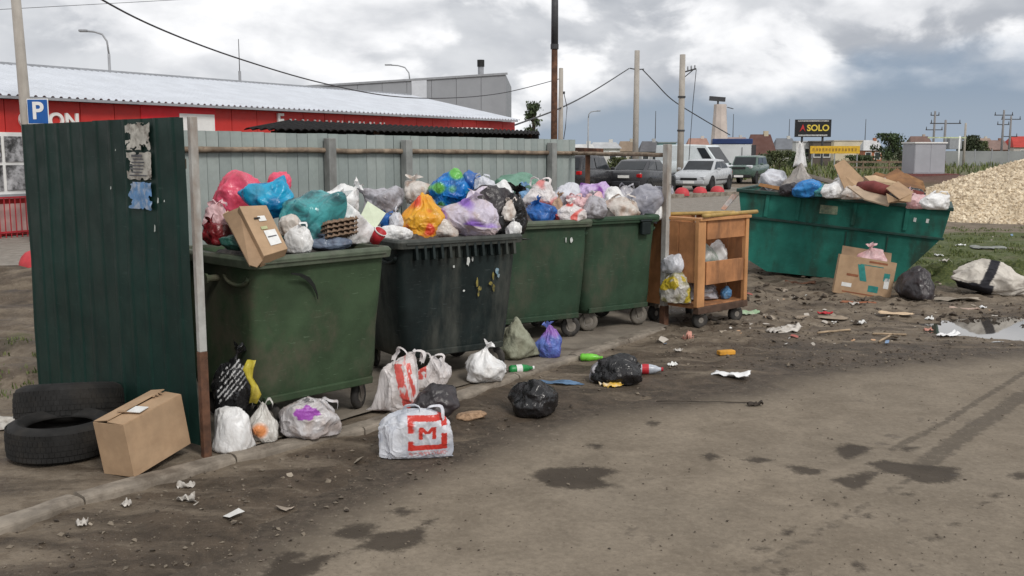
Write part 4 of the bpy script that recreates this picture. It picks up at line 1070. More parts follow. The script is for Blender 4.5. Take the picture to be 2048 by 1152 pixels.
# ================================================================ BAGS ON THE GROUND
g2_ = 'bags dumped in front of the bins'
def gbag(label, box, m, style='lump', knot=None, dep=.85, rot=0.0, tilt=(0, 0), printf=None, zoff=-.01, name='rubbish_bag', grow=1.10, back=0, seed=None, z=None):
    x0, y0, x1, y1 = box; p = Gr((x0+x1)/2, y1-.12*(y1-y0)); 
    if z is not None: p = G((x0+x1)/2, y1-.12*(y1-y0), z)
    Y_ = p.y+back; w_ = (x1-x0)*Y_/FPX*grow; h_ = (y1-y0)*Y_/FPX*1.0
    p = Vector((p.x*(Y_/p.y), Y_, p.z+zoff))
    return bag(name, label, p, (w_, min(w_*1.1, h_*1.5)*dep, h_), m, style, (tilt[0], tilt[1], rot), knot, printf, 5, seed, g2_)
gbag('plain white carrier bag on the kerb beside the grey front post', (428, 815, 506, 912), W1, 'box', seed=31, dep=.7)
gbag('white carrier bag with an orange inside next to the plain white one', (500, 806, 556, 890), bagmat('film_white_orange', (.72, .70, .66), (.52, .48, .44), (.85, .33, .12), .2), 'carrier', 'handles', printf=lambda x, y, z_: max(0, min(1, 3*(.75-math.hypot((x+.1)*1.2, (z_-.34)*3.4)))) if y < .3 else 0)
at_bag('rubbish_bag', 'black bag with white lettering propped on the white bag and green bin', (420, 708, 500, 824), 6.10, bagmat('film_black_print', (.010, .010, .011), (.016, .016, .017), (.52, .52, .52), 0, .26, 7, .6), 'lump', dep=.6, tilt=(0, .08), group=g2_, rot=.2, grow=1.1,
     printf=lambda x, y, z_: 1.0 if (y < 0 and abs(x+.0) < .62 and abs(((z_-.5*x)*9) % 1-.5) < .17 and .35 < z_-.3*x < .92 and nz(x*9, z_*14, 3) > -.12) else 0)
o = MB(); pts_ = [D(506, 800, 6.02)+Vector((-.0, .0, -.02+.055*k)) + Vector((.02*math.sin(k*1.3), -.015*k*.2, 0)) for k in range(6)]
o.grid(lambda u, v: pts_[int(round(v*5))]+Vector(((u-.5)*.05*(1+.4*math.sin(v*9)), .012*math.sin(u*5+v*7), 0)), 4, 5)
tag(o.build('plastic_strip', YG, None, True, 0, .002), 'crumpled yellow plastic strip on the black lettered bag', 'strip')
gbag('thin white bag with purple wrapper lying on the slab', (562, 798, 680, 878), bagmat('film_white_purple', (.70, .68, .69), (.50, .43, .40), (.42, .10, .52), .25), 'lump', 'handles', printf=lambda x, y, z_: 1.0 if math.hypot((x-.05)*1.5, (z_-.72)*3.5) < .55+.3*nz(x*6, z_*6) and y < .2 else 0, z=0)
redband = lambda x, y, z_: 1.0 if (y < .35 and (.25 < x+.5*(z_-.5) < .55 or (.7 < x+.5*(z_-.5) < .86)) and z_ < .86 and nz(x*7, z_*8, 4) > -.25) else (.55 if (y < .35 and .55 <= x+.5*(z_-.5) <= .70 and nz(x*14, z_*12, 1) > .1) else 0)
gbag('tall white carrier bag with slanting red print before the blackish bin', (736, 712, 838, 832), WR, 'box', 'handles', dep=.7, printf=redband, z=0, seed=44)
gbag('half collapsed white and red carrier bag leaning on the tall one', (820, 718, 900, 790), WR, 'lump', 'handles', printf=lambda x, y, z_: 1.0 if x < -.1 and .35 < z_ and nz(x*4, z_*5, 4) > -.05 else 0, z=0, back=.12)
gbag('flattened charcoal bag on the kerb behind the red square bag', (826, 768, 918, 838), BKG, 'lump', z=0)
def mlogo(x, y, z_):
    """broken red square with a letter M inside, printed on the front"""
    if y > .4: return 0
    u, v = (x-.30)/.52, (z_-.56)/.34          # logo window -1..1
    if abs(u) > 1.0 or abs(v) > 1.0:
        return .55 if (abs(u) < 1 and -1.32 < v < -1.1 and nz(x*22, z_*22, 2) > -.05) else 0
    edge = max(abs(u), abs(v)) > .70
    if edge:
        if u < -.7 and -.45 < v < .02: return 0
        if u > .7 and .0 < v < .40: return 0
        return 1.0
    if abs(u) < .44 and abs(v) < .36:
        if abs(abs(u)-.34) < .10: return 1.0
        if v > -.05 and abs(abs(u)-.34*(v+.05)/.41) < .12: return 1.0
    return 0
gbag('white carrier bag with a red letter M in a broken square', (762, 818, 902, 922), bagmat('film_white_logo', (.78, .80, .85), (.52, .55, .62), (.66, .055, .04), .2, .3), 'box', 'handles', dep=.5, printf=mlogo, rot=.12, seed=52, name='carrier_bag')
gbag('round white bag tied up beside the blackish bin', (932, 697, 1010, 770), W1, 'tied', 'knot', z=0)
gbag('olive grey woven sack slumped under the bins', (1000, 640, 1080, 724), OL, 'cone', z=0, tilt=(0, -.15))
gbag('blue and violet bag tied up next to the olive sack', (1068, 652, 1122, 720), BUP, 'tied', 'knot', z=0, printf=lambda x, y, z_: max(0, min(1, (z_-.55)*4+nz(x*3, z_*3))))
gbag('shiny black bag lying on the muddy road edge', (1018, 760, 1114, 836), BK, 'lump', seed=61)
gbag('torn black bag spilling litter onto the mud', (1184, 710, 1280, 772), BK, 'lump', seed=63)
gbag('clear bag lump caught under the torn black bag', (1180, 726, 1222, 768), W3, 'lump')
# printed carton by the skip with its bag
pk = thing('carton', 'printed carton with teal marks tipped against the skip', 'carton', (0, 0, 0))
base = [Gr(1676, 574), Gr(1772, 600)]
e1 = G(1772, 600, base[1].z)-G(1678, 578, base[1].z); ang_ = math.atan2(e1.y, e1.x); pk.location = G(1722, 594, -.03); ang_ = R(-16); pk.rotation_euler = (R(-5), R(8), ang_)
W_, Dp, Hh = .68, .36, .49
for nm, c_, s_ in (('front_panel', (0, 0, Hh/2), (W_, .006, Hh)), ('back_panel', (0, Dp, Hh/2), (W_, .006, Hh)), ('side_panel', (-W_/2, Dp/2, Hh/2), (.006, Dp-.008, Hh)), ('side_panel', (W_/2, Dp/2, Hh/2), (.006, Dp-.008, Hh)), ('floor_panel', (0, Dp/2, .006), (W_-.01, Dp-.01, .006))):
    MB().box(c_, s_).build(nm, card, pk)
tealp = mat('teal_print', (.03, .22, .20), .8, .2, 12); brownp = mat('brown_print', (.26, .10, .05), .85, .2, 12)
def pp(x0, x1, z0, z1, m, sh=0): return MB().add([(x0, -.005, z0), (x1, -.005, z0), (x1+sh, -.005, z1), (x0+sh, -.005, z1)], [(0, 1, 2, 3)]).build('print', m, pk, solid=.001)
pp(-.05, .03, .20, .40, tealp, -.06); pp(.06, .18, .08, .16, tealp); pp(.22, .29, .24, .34, tealp); pp(-.26, -.14, .10, .15, labelm); pp(-.22, -.08, .24, .27, brownp); pp(.02, .24, .44, .465, brownp); pp(-.24, .24, .03, .045, brownp)
pp(.235, .295, .15, .28, labelm); pp(-.08, .20, .40, .41, tealp)
MB().box((.0, Dp+.07, Hh+.05), (W_*.9, .16, .005), (R(50), 0, 0)).build('flap', cardd, pk)
M_ = Matrix.Rotation(ang_, 3, 'Z')
bag('rubbish_bag', 'pinkish white bag sticking out of the printed carton', pk.location+M_ @ Vector((.10, .19, .31)), (.40, .22, .30), PKL, 'tied', (0, 0, ang_), 'knot', group=g2_)
gbag('dark grey bag slumped beside the printed carton', (1796, 536, 1860, 606), BKG, 'cone', dep=1.0)
# white sack with black band
sx0 = Gr(1905, 575); sackp = Gr(1985, 588)
bag('woven_sack', 'dirty white woven sack with a black band lying in the mud', Vector((sackp.x+.03, sackp.y+.12, sackp.z-.02)), (1.05, .5, .44), SK, 'sack', (0, R(7), R(-14)), None, lambda x, y, z_: 1.0 if -.32 < x-.35*(z_-.5) < -.10 or (x < -.05 and z_ < .30+.1*nz(x*5, 1)) else 0, seed=71, cat='sack')

# ================================================================ TYRES AND THE CARTON AT THE LEFT
rub = mat('tyre_rubber', (.014, .0135, .013), .8, .3, 6, (.040, .034, .028), .5, 4, 1, .3, 50, 0, .35)
def tyre(lab, loc, rot, ro=.325, wd=.205):
    t = thing('tyre', lab, 'tyre', loc, 0, 'discarded tyres beside the sheet panel'); t.rotation_euler = rot
    prof = []; ri = ro*.60; hw = wd/2
    for k in range(25):
        a = 2*math.pi*k/24
    pr_ = [(ri, -hw*.62), (ri+.015, -hw*.80), (ri+.045, -hw*.95), ((ri+ro)/2, -hw*1.06), (ro-.05, -hw*1.0), (ro-.018, -hw*.86), (ro-.004, -hw*.6), (ro, -hw*.2), (ro, hw*.2), (ro-.004, hw*.6), (ro-.018, hw*.86), (ro-.05, hw*1.0), ((ri+ro)/2, hw*1.06), (ri+.045, hw*.95), (ri+.015, hw*.80), (ri, hw*.62), (ri+.012, hw*.55), (ro-.05, hw*.75), (ro-.022, 0), (ro-.05, -hw*.75), (ri+.012, -hw*.55)]
    MB().lathe(pr_, 56, 'Z', closed=True).build('casing', rub, t, True)
    # tread lugs in one part: too many to pick apart
    mb = MB(); n = 64
    for i in range(n):
        a = 2*math.pi*i/n
        for j, zz in enumerate((-.066, -.033, 0, .033, .066)):
            aa = a+(.5*2*math.pi/n if j % 2 else 0); M2 = Matrix.Rotation(aa, 3, 'Z'); mb.box(M2 @ Vector((ro-.001-(.004 if abs(zz) > .05 else 0), 0, zz)), (.006, .027, .028), M2)
    o = mb.build('tread', rub, t); o['kind'] = 'stuff'
    MB().lathe([(ri+.05, hw*.985), (ri+.055, hw*1.02), (ri+.06, hw*1.0)], 56, 'Z').build('bead_ring', rub, t, True)
    return t
tp = G(122, 912, -.03); tyre('worn black tyre lying flat in front of a tilted one', (tp.x, tp.y+.02, ground_z(tp.x, tp.y)+.108), (0, 0, .4), .305, .21)
tp2 = D(142, 836, 6.36); tyre('worn black tyre tilted behind the flat one against the sheet panel', (tp2.x, tp2.y, .165), (R(-14), R(-2), R(6)), .335, .235)
cx = thing('carton', 'plain tan carton with loose top flaps beside the tyres', 'carton', G(268, 960, -.02), R(30))
c0 = G(268, 955, -.01); c1_ = G(386, 905, -.0); c2_ = G(205, 957, -.01)
cx.location = c0; a1 = math.atan2((c1_-c0).y, (c1_-c0).x); Lb = .46; Db = .22; Hb = .315
cx.rotation_euler = (R(-2), R(-9), a1)
for nm, c_, s_ in (('front_panel', (Lb/2, 0, Hb/2), (Lb, .006, Hb)), ('back_panel', (Lb/2, Db, Hb/2), (Lb, .006, Hb)), ('side_panel', (.003, Db/2, Hb/2), (.006, Db-.008, Hb-.002)), ('side_panel', (Lb-.003, Db/2, Hb/2), (.006, Db-.008, Hb-.002)), ('floor_panel', (Lb/2, Db/2, .008), (Lb-.014, Db-.01, .006))):
    MB().box(c_, s_).build(nm, card, cx)
MB().box((Lb/2, Db*.27, Hb+.004), (Lb-.004, Db*.52, .005), (R(4), 0, 0)).build('flap', card, cx); MB().box((Lb/2, Db*.76, Hb+.014), (Lb-.01, Db*.48, .005), (R(-7), R(-1), 0)).build('flap', card, cx)
MB().box((Lb*.38, Db*.25, Hb+.018), (.09, .08, .004), (R(4), R(3), .2)).build('paper_label', labelm, cx); MB().box((Lb*.28, Db*.45, Hb+.020), (.03, .09, .004), (R(10), R(12), .5)).build('torn_tape', cardd, cx)
for k in range(3):
    MB().box((Lb*.80+k*.02, Db*.5, Hb+.022), (.05, .012, .004), (0, 0, .5+k*.4)).build('torn_tape', cardd, cx)

# ================================================================ SINGLE PIECES OF LITTER
def crumple(label, name, px, py, w_, h_, m, sd, thick=.02, cat='paper', rz=0.0, d_=None):
    """creased sheet lying on the ground"""
    p = Gr(px, py); mb = MB(); dd = d_ or w_*.7
    cs = math.cos(rz); sn = math.sin(rz)
    def fn(u, v):
        x = (u-.5)*w_*(1+.25*nz(v*3, sd)); y = (v-.5)*dd*(1+.25*nz(u*3, sd, 2)); z_ = thick*(abs(nz(u*2.6+sd, v*2.6, sd))*1.9+.35*abs(nz(u*7, v*7, sd)))+h_*max(0, u-.55)*max(0, v-.2)
        return (x*cs-y*sn, x*sn+y*cs, z_+.004)
    mb.grid(fn, 14, 12); o = mb.build(name, m, None, True, 0, .0015); o.location = p; return tag(o, label, cat)
def bottle(label, px, py, L, r, m, capm, rz, name='bottle'):
    p = Gr(px, py); mb = MB(); mb.lathe([(0, 0), (r*.8, .004), (r, .02), (r*.94, L*.25), (r, L*.4), (r*.97, L*.55), (r*.75, L*.74), (r*.4, L*.86), (r*.36, L*.93), (0, L*.93)], 18, 'X')
    o = mb.build(name, m, None, True); o.location = p+Vector((0, 0, r+.001)); o.rotation_euler = (0, 0, rz); tag(o, label, 'bottle')
    MB().lathe([(0, L*.93), (r*.42, L*.93), (r*.42, L), (0, L)], 12, 'X').build('cap', capm, o)
    MB().lathe([(r*1.005, L*.27), (r*1.015, L*.38), (r*1.0, L*.5)], 18, 'X').build('band', capm, o); return o
whp = mat('white_plastic', (.76, .76, .76), .5, .06, 10); grn = mat('green_pet', (.02, .22, .06), .25, .3, 14); lime = mat('lime_pet', (.16, .52, .05), .3, .25, 14); clr = mat('clear_pet', (.42, .45, .50), .2, .3, 14); orp = mat('orange_foam', (.62, .30, .04), .8, .25, 14); pinkp = mat('pink_paper', (.56, .28, .22), .8, .25, 14)
dirtyw = mat('dirty_white_paper', (.50, .47, .43), .85, .25, 12, (.20, .16, .12), .75, 10); straw = mat('straw_wood', (.36, .27, .18), .85, .25, 8); bluerag = mat('blue_rag', (.10, .17, .27), .85, .35, 10)
crumple('white bent foam tray lying alone on the muddy road edge', 'foam_tray', 1462, 752, .30, .07, whp, 3, .03, 'tray', -.5, .14)
o = MB().box((0, 0, .02), (.16, .07, .04)).build('foam_block', orp, None, bevel=.008); o.location = Gr(1452, 709); o.rotation_euler = (0, 0, .3); tag(o, 'orange yellow foam block on the dark mud', 'foam block')
bottle('dark green plastic bottle near the round white bag', 1018, 748, .22, .036, grn, labelm, .35); bottle('lime green plastic bottle near the torn black bag', 1160, 722, .20, .034, lime, lime, -.1); bottle('clear plastic bottle with red cap beside the torn black bag', 1268, 748, .24, .042, clr, redm, -.05)
crumple('blue rag strip between the two black bags', 'rag', 1110, 768, .42, .0, bluerag, 5, .02, 'rag', -.1, .07)
crumple('pink crumpled paper on the mud before the cart', 'crumpled_paper', 1376, 682, .10, .09, pinkp, 6, .06, 'paper', .3)
crumple('white packaging sheet folded up near the cart', 'packaging', 1568, 664, .34, .10, dirtyw, 7, .05, 'packaging', .35, .16)
p = Gr(942, 836); bag('food_waste', 'light brown crumbled food waste beside the red M bag', p-Vector((0, 0, .012)), (.24, .15, .06), bagmat('bread_crumb', (.40, .26, .16), (.24, .15, .09), None, 0, .9, 40, .9), 'lump', (0, 0, .3), cat='food', seed=83)
crumple('yellow and white drink carton torn open at the black bag', 'drink_carton', 1222, 772, .16, .08, mat('juice_carton', (.62, .38, .05), .6, .3, 9, (.7, .7, .68), .9, 7), 9, .03, 'carton', .6, .12)
for i, (lab, nm, px, py, w_, d_, m_, rz) in enumerate([
    ('pale board offcut lying flat before the printed carton', 'board', 1792, 628, .34, .14, mat('pale_board', (.56, .42, .28), .8, .15, 6), -.35),
    ('small cream card scrap on the mud near pale sticks', 'card_scrap', 1722, 648, .08, .07, labelm, .4),
    ('grey brown flat stone slab in front of the woven sack', 'stone_slab', 1908, 600, .60, .26, mat('slab_stone', (.30, .26, .21), .9, .2, 6), -.1),
    ('pinkish board scrap between the slab and puddle', 'board_scrap', 1928, 620, .32, .08, mat('pinkish_board', (.40, .30, .25), .85, .2, 8), -.2),
    ('reddish torn cardboard lying under the printed carton', 'cardboard_scrap', 1716, 606, .40, .12, brownp, -.35),
    ('tan flat cardboard sheet trodden into the mud beside the white packaging', 'cardboard_scrap', 1640, 636, .52, .22, mat('muddy_card', (.27, .215, .16), .9, .2, 6), -.1),
    ('brown plank under the edge of the skip', 'plank', 1600, 568, .40, .08, rust, -.35),
    ('white foam offcut at the edge of the puddle', 'foam_scrap', 1896, 672, .22, .09, whp, .3),
    ('white crushed cup near the puddle', 'crushed_cup', 1964, 618, .09, .08, whp, .8),
    ('small white scrap on the dark mud by the puddle', 'paper_scrap', 1858, 640, .09, .05, labelm, .1),
    ('pink scrap of paper near the white foam offcut', 'paper_scrap', 1856, 662, .09, .05, pinkp, .2),
    ('red and white wrapper on the mud near the cart', 'wrapper', 1650, 629, .16, .04, redm, -.05),
    ('crumpled paper cup near the printed carton', 'crushed_cup', 1708, 610, .10, .09, dirtyw, .2),
    ('small white paper scrap beside the orange foam block', 'paper_scrap', 1345, 732, .08, .05, labelm, .5),
    ('white napkin scrap below the lime bottle and cart', 'paper_scrap', 1356, 703, .08, .05, dirtyw, .5),
    ('pale paper scrap lying before the kerb joint', 'paper_scrap', 372, 976, .09, .05, dirtyw, .3),
    ('second pale paper scrap near the kerb with a bent corner', 'paper_scrap', 372, 1002, .09, .05, dirtyw, .1),
    ('upright whitish scrap in the mud below the plain carton', 'paper_scrap', 252, 1012, .04, .05, dirtyw, .9),
    ('triangular white scrap in the mud below the kerb', 'paper_scrap', 164, 1052, .05, .05, dirtyw, .9),
    ('dirty white plastic sheet lying beside the tyres', 'plastic_sheet', 12, 852, .30, .25, dirtyw, .2),
    ('white litter ball on the grass by the skip corner', 'paper_ball', 1878, 512, .12, .12, whp, .2),
    ('white crumpled packet on the grass beyond the skip', 'packet', 1920, 492, .18, .12, whp, .4),
    ('cream packet on the grass behind the dark grey bag', 'packet', 1890, 524, .18, .10, dirtyw, .4),
    ('grey plastic sheet on the rough grass', 'plastic_sheet', 1975, 496, .60, .35, mat('grey_sheet', (.20, .21, .19), .6, .25, 6), -.1),
    ('pale green litter bag remains beside the cart wheel', 'plastic_sheet', 1498, 628, .22, .14, bagmat('film_pale_green', (.34, .50, .30), (.55, .55, .45), None, .1), .2),
    ('white plastic piece at the far edge of the rough grass', 'plastic_sheet', 2040, 535, .20, .12, whp, .1),
    ('dark wet rag at the road edge', 'rag', 1510, 812, .12, .05, mat('dark_rag', (.05, .04, .032), .9), .0)]):
    crumple(lab, nm, px, py, w_, .01 if 'flat' in lab else .03, m_, 20+i*1.7, .012 if d_ > .1 and 'board' in nm else .028, nm.split('_')[-1], rz, d_)
for lab, a, b_ in (('pale broken stick lying before the printed carton', (1635, 668), (1700, 662)), ('thin pale stick beside the broken one', (1745, 670), (1812, 672)), ('short twig crossing below the thin pale stick', (1758, 686), (1780, 674)), ('thin bent rod lying on the road', (1312, 806), (1500, 808))):
    p, q = Gr(*a), Gr(*b_); mb = MB(); mb.tube([p.lerp(q, k/6)+Vector((0, 0, .012+.012*abs(nz(k*.7, p.x)))) for k in range(7)], [.011 if 'rod' not in lab else .0035]*7, 6); tag(mb.build('stick', straw if 'rod' not in lab else mat('dark_rod', (.05, .04, .03), .8), None, True), lab, 'stick')
# rubbish in and by the cart
def cbag(lab, x, y, z_, s, m, **k): return bag('rubbish_bag', lab, cl(x, y, z_), s, m, 'lump', (0, 0, R(42)), group='bags stuffed in the orange cart', **k)
cbag('grey green bag behind the cart front opening', .06, .30, .48, (.46, .40, .38), bagmat('film_grey_green', (.25, .30, .25), (.5, .5, .48), None, .1))
cbag('blue and red bag at the side of the cart opening', -.18, .22, .50, (.24, .26, .30), bagmat('film_blue_red', (.06, .10, .38), (.30, .05, .06), None, .1))
cbag('white crumpled bag high in the cart opening', .25, .24, .58, (.26, .26, .30), W1)
cbag('dull grey bag at the bottom of the cart', .02, .34, CB+.02, (.62, .5, .20), W3)
cbag('blue bag at the bottom of the cart front', .22, .10, CB+.02, (.16, .12, .14), bagmat('film_mid_blue', (.08, .22, .42), (.2, .3, .4), None, .1))
cbag('white and yellow bag bulging from the cart side', -.46, .26, CB+.03, (.26, .40, .34), MT, printf=lambda x, y, z_: 1.0 if nz(x*2, z_*3, 4) > .1 else 0)
cbag('clear bag with pale contents above the yellow one', -.44, .30, CB+.32, (.18, .30, .22), W2)
# ================================================================ HEAP ON THE SKIP
g3_ = 'rubbish heaped on the steel skip'
S = lambda *a, **k: at_bag('rubbish_bag', *a, group=g3_, **k)
S('white and blue bag at the far end of the skip', (1518, 340, 1576, 386), 14.9, W2, 'lump', '')
S('grey tied bag with a tall neck on the skip', (1566, 330, 1626, 392), 14.6, bagmat('film_taupe', (.38, .35, .32), (.28, .25, .23), None, .1), 'tied')
nk = D(1600, 335, 14.6); o = MB(); o.grid(lambda u, v: nk+Vector(((u-.5)*.15*(1.4-v), .02*math.sin(u*9), v*.36+.02*math.sin(u*7))), 8, 8); tag(o.build('plastic_film', W1, None, True, 0, .003), 'upright twisted white film on the grey tied bag', 'film')
S('bright blue bag over the skip rim', (1588, 360, 1646, 394), 14.0, bagmat('film_cyan_blue', (.04, .28, .68), (.03, .16, .45), None, .15), 'lump')
S('white ragged bag next to the bright blue one on the skip', (1644, 358, 1692, 394), 13.7, W1, 'lump')
S('small white bag by the corner of the skip near the stones', (1840, 388, 1900, 418), 12.2, W1, 'lump')
S('pinkish grey bag near the small white one on the skip', (1812, 386, 1852, 416), 12.5, PKL, 'lump')
sp_ = slab_from('plastic_film', frame([(1464, 388), (1476, 390), (1450, 420), (1441, 418)], [14.75, 14.7, 14.72, 14.78]), .02, bagmat('film_orange_white', (.70, .40, .28), (.75, .70, .66), None, .1)); tag(sp_, 'orange and white film strip hanging at the far end of the skip', 'film', g3_)
S('dark grey bag pressed between the grey tied bag and bright blue one', (1560, 366, 1600, 392), 14.3, BKG, 'lump', '')
S('cream crumpled bag before the tall tan cardboard', (1684, 372, 1722, 398), 13.5, W4, 'lump', '')
S('small teal bag beside the white ragged one on the skip', (1628, 368, 1656, 392), 13.9, TL, 'lump', '')
S('black bag under the plywood on the skip', (1796, 376, 1846, 402), 13.1, BK, 'lump', '')
S('pale bag flattened under the light cream plank', (1738, 356, 1790, 384), 13.6, W3, 'lump', '')
skb = mat('skip_brown_wood', (.23, .115, .050), .75, .3, 4, (.10, .05, .03), .5, 5); maro = mat('maroon_roll', (.16, .035, .032), .7, .3, 6)
def sp(lab, name, pts, Ys, th, m, cat): return tag(slab_from(name, frame(pts, Ys), th, m), lab, cat, g3_)
sp('tall tan cardboard sheet standing on the skip heap', 'cardboard_sheet', [(1668, 330), (1688, 318), (1728, 358), (1720, 378), (1690, 380)], [13.7, 13.7, 13.5, 13.4, 13.5], .02, card, 'cardboard')
sp('brown wooden panel rising behind the cardboard on the skip', 'plywood_sheet', [(1760, 356), (1795, 336), (1850, 376), (1838, 398), (1800, 384)], [13.6, 13.7, 13.3, 13.0, 13.2], .03, skb, 'panel')
sp('light cream plank lying on the skip heap', 'plank', [(1728, 352), (1750, 350), (1800, 366), (1796, 374), (1740, 362)], [13.1, 13.1, 12.9, 12.9, 13.0], .03, mat('cream_plank', (.52, .38, .24), .8, .15, 6), 'plank')
sp('flattened carton flap hanging over the skip rim', 'cardboard_sheet', [(1695, 372), (1730, 372), (1784, 396), (1778, 411), (1730, 398)], [12.75, 12.9, 12.5, 12.35, 12.5], .02, mat('greyish_card', (.42, .32, .23), .85, .15, 6), 'cardboard')
pc = thing('carton', 'folded tan carton with open flaps on the skip rim', 'carton', group=g3_)
slab_from('front_panel', frame([(1772, 386), (1798, 400), (1824, 386), (1822, 404), (1776, 406)], [12.3, 12.2, 12.3, 12.25, 12.25]), .015, card, pc); slab_from('flap', frame([(1772, 376), (1796, 362), (1828, 384), (1800, 398)], [12.35, 12.7, 12.5, 12.15]), .012, cardd, pc)
o = MB().tube([D(1718, 374, 12.9), D(1745, 374, 12.75), D(1776, 382, 12.6)], [.07, .085, .07], 14).build('roll', maro, None, True); tag(o, 'maroon rolled mat between the cartons on the skip', 'roll', g3_)
sp('dark brown plank at the stone heap end of the skip', 'plank', [(1800, 372), (1848, 384), (1846, 392), (1800, 384)], [13.2, 12.9, 12.85, 13.1], .03, maro, 'plank')
sp('long grey board lying along the skip heap beside the grey tied bag', 'plank', [(1606, 352), (1612, 346), (1690, 366), (1686, 374)], [14.6, 14.6, 14.2, 14.2], .03, mat('grey_board', (.20, .175, .15), .85, .25, 5), 'plank')
sp('dark brown cardboard sheet tucked behind the tall tan one', 'cardboard_sheet', [(1722, 366), (1752, 344), (1786, 352), (1770, 376)], [14.0, 14.1, 13.9, 13.8], .02, skb, 'cardboard')
sp('broken brown chipboard at the stone heap side of the skip', 'chipboard', [(1786, 366), (1812, 346), (1846, 362), (1852, 380), (1820, 384)], [13.9, 14.0, 13.8, 13.6, 13.7], .03, mat('chipboard', (.26, .14, .065), .85, .3, 9), 'board')
sp('torn tan carton side lying under the white ragged bag', 'cardboard_sheet', [(1636, 380), (1660, 370), (1700, 384), (1690, 396), (1650, 394)], [14.0, 14.1, 13.8, 13.6, 13.7], .015, cardd, 'cardboard')
sp('orange brown wooden slat at the far end of the skip', 'slat', [(1516, 372), (1520, 366), (1566, 374), (1562, 381)], [14.7, 14.7, 14.5, 14.5], .03, mat('orange_slat', (.34, .17, .07), .8, .2, 6), 'slat')
mb = MB(); M_ = Matrix.Rotation(math.atan2(sdv.y, sdv.x), 3, 'Z'); mid = (pA+pB)/2
def fs(u, v):
    p = M_ @ Vector(((u-.5)*(SKL-.2), .08+v*(SW-.16), 0))+mid; e = min(u*2, (1-u)*2, v, 1-v); p.z = 1.02-.11*(u-.5)+.22*min(1, e*4)+.09*nz(p.x*4, p.y*4, 1)+.05*nz(p.x*11, p.y*11, 2); return p
mb.grid(fs, 50, 28); tag(mb.build('loose_rubbish', fillm, None, True), 'dark loose rubbish filling the steel skip', kind='stuff')
# ================================================================ BACKGROUND BUILDINGS
redw = mat('red_cladding', (.52, .032, .026), .5, .10, 2, (.40, .024, .020), .35, 2); redb = mat('bright_red_sign', (.66, .012, .022), .45, .05); whs = mat('sign_white', (.80, .80, .78), .5, .05)
roofm = mat('pale_roof_sheet', (.60, .63, .68), .45, .06, 1.5, (.50, .52, .56), .25, 1.2, 1, .05, 20); trimg = mat('grey_trim', (.30, .31, .33), .6, .1); dglass = mat('dark_window', (.05, .055, .06), .12, .3, 2)
poster = mat('grey_poster', (.30, .30, .31), .5, .9, 5, (.03, .03, .03), .95, 5)
dv = Vector((.52, .854, 0)).normalized(); P0 = Vector((-10.75, 21.0, 0)); sang = math.atan2(dv.y, dv.x)
st = thing('shop_building', 'long low red shop building with pale sheet roof', 'building', P0, sang)
S0, S1, EZ = -6.0, 20.5, 2.92
MB().box(((S0+S1)/2, 2.6, 1.4), (S1-S0, 5.0, 2.8)).build('wall', redw, st)
x = S0; pm = MB().box((0, 0, 0), (.88, .03, .72)).mesh('cladding_panel'); pm.materials.append(redw)
while x < S1-.4:
    if not (3.75 < x+.44 < 6.05):
        o = bpy.data.objects.new('cladding_panel', pm); COL.objects.link(o); o.parent = st; o.location = (x+.45, .082, 2.50)
    x += .9
MB().box((4.88, .07, 2.50), (2.3, .05, .76)).build('sign_panel', redb, st); MB().box((5.42, .035, 2.48), (1.12, .02, .44)).build('sign_board', whs, st)
for k in range(3): MB().box((3.2+.16*k, .05, 2.36+.03*k), (.4, .03, .05), (0, -.2, 0)).build('sign_fragment', whs, st)
for k, xx in enumerate((-5.2, -3.6, -2.0, -.45)):
    wn_ = MB().box((xx+.62, .04, 1.52), (1.56, .06, 1.3)).build('window', whs, st)
    for i in (0, 1):
        for j in (0, 1): MB().box((xx+.25+.74*i, .0, 1.22+.60*j), (.66, .03, .53)).build('poster_pane', poster, wn_)
MB().box((-2, .02, .83), (7.5, .14, .09)).build('sill', trimg, st)
for ch, xx in (('O', .78), ('O', 1.47), ('N', 1.86)):
    o = text_mesh(ch, .47, whs, 'letter', st, .03, True); o.rotation_euler = (R(90), 0, 0); o.location = (xx, .045, 2.42)
o = text_mesh('E', .52, whs, 'letter', st, .03, True); o.rotation_euler = (R(90), 0, 0); o.location = (8.35, .03, 2.60)
for k in range(9): MB().box((8.85+k*.50, .04, 2.52-.0*k), (.26, .03, .30)).build('letter_block', whs, st, bevel=.01); MB().box((8.85+k*.50, .03, 2.60), (.10, .03, .18)).build('letter_gap', redw, st)
# sheet roof with ribs
mb = MB(); pts = []; q = S0-.3
while q < S1+.3: pts += [(q, 0), (q+.10, 0), (q+.13, .035), (q+.17, .035), (q+.20, 0)]; q += .2
for yy, zz in ((-.22, EZ), (5.0, 4.0)): mb.v += [(a, yy, zz+b_) for a, b_ in pts]
n_ = len(pts); mb.f = [(i, i+1, n_+i+1, n_+i) for i in range(n_-1)]
mb.build('roof_sheet', roofm, st)
MB().box(((S0+S1)/2, -.20, EZ-.03), (S1-S0+.5, .04, .06)).build('fascia', trimg, st); MB().box(((S0+S1)/2, 5.05, 3.98), (S1-S0+.6, .34, .16)).build('ridge_cap', trimg, st)
MB().add([(S1+.05, 0, 2.8), (S1+.05, 5, 2.8), (S1+.05, 5, 3.95)], [(0, 1, 2)]).build('gable', redw, st); MB().add([(S0, 5.1, 0), (S1, 5.1, 0), (S1, 5.1, 3.95), (S0, 5.1, 3.95)], [(0, 1, 2, 3)]).build('rear_wall', trimg, st)
MB().box((17.6, -.25, 2.55), (1.9, .5, .05)).build('canopy', whs, st)
MB().box((-1.5, .06, .36), (8, .04, .62)).build('plinth', mat('pale_plinth', (.46, .30, .28), .8, .2, 2), st)
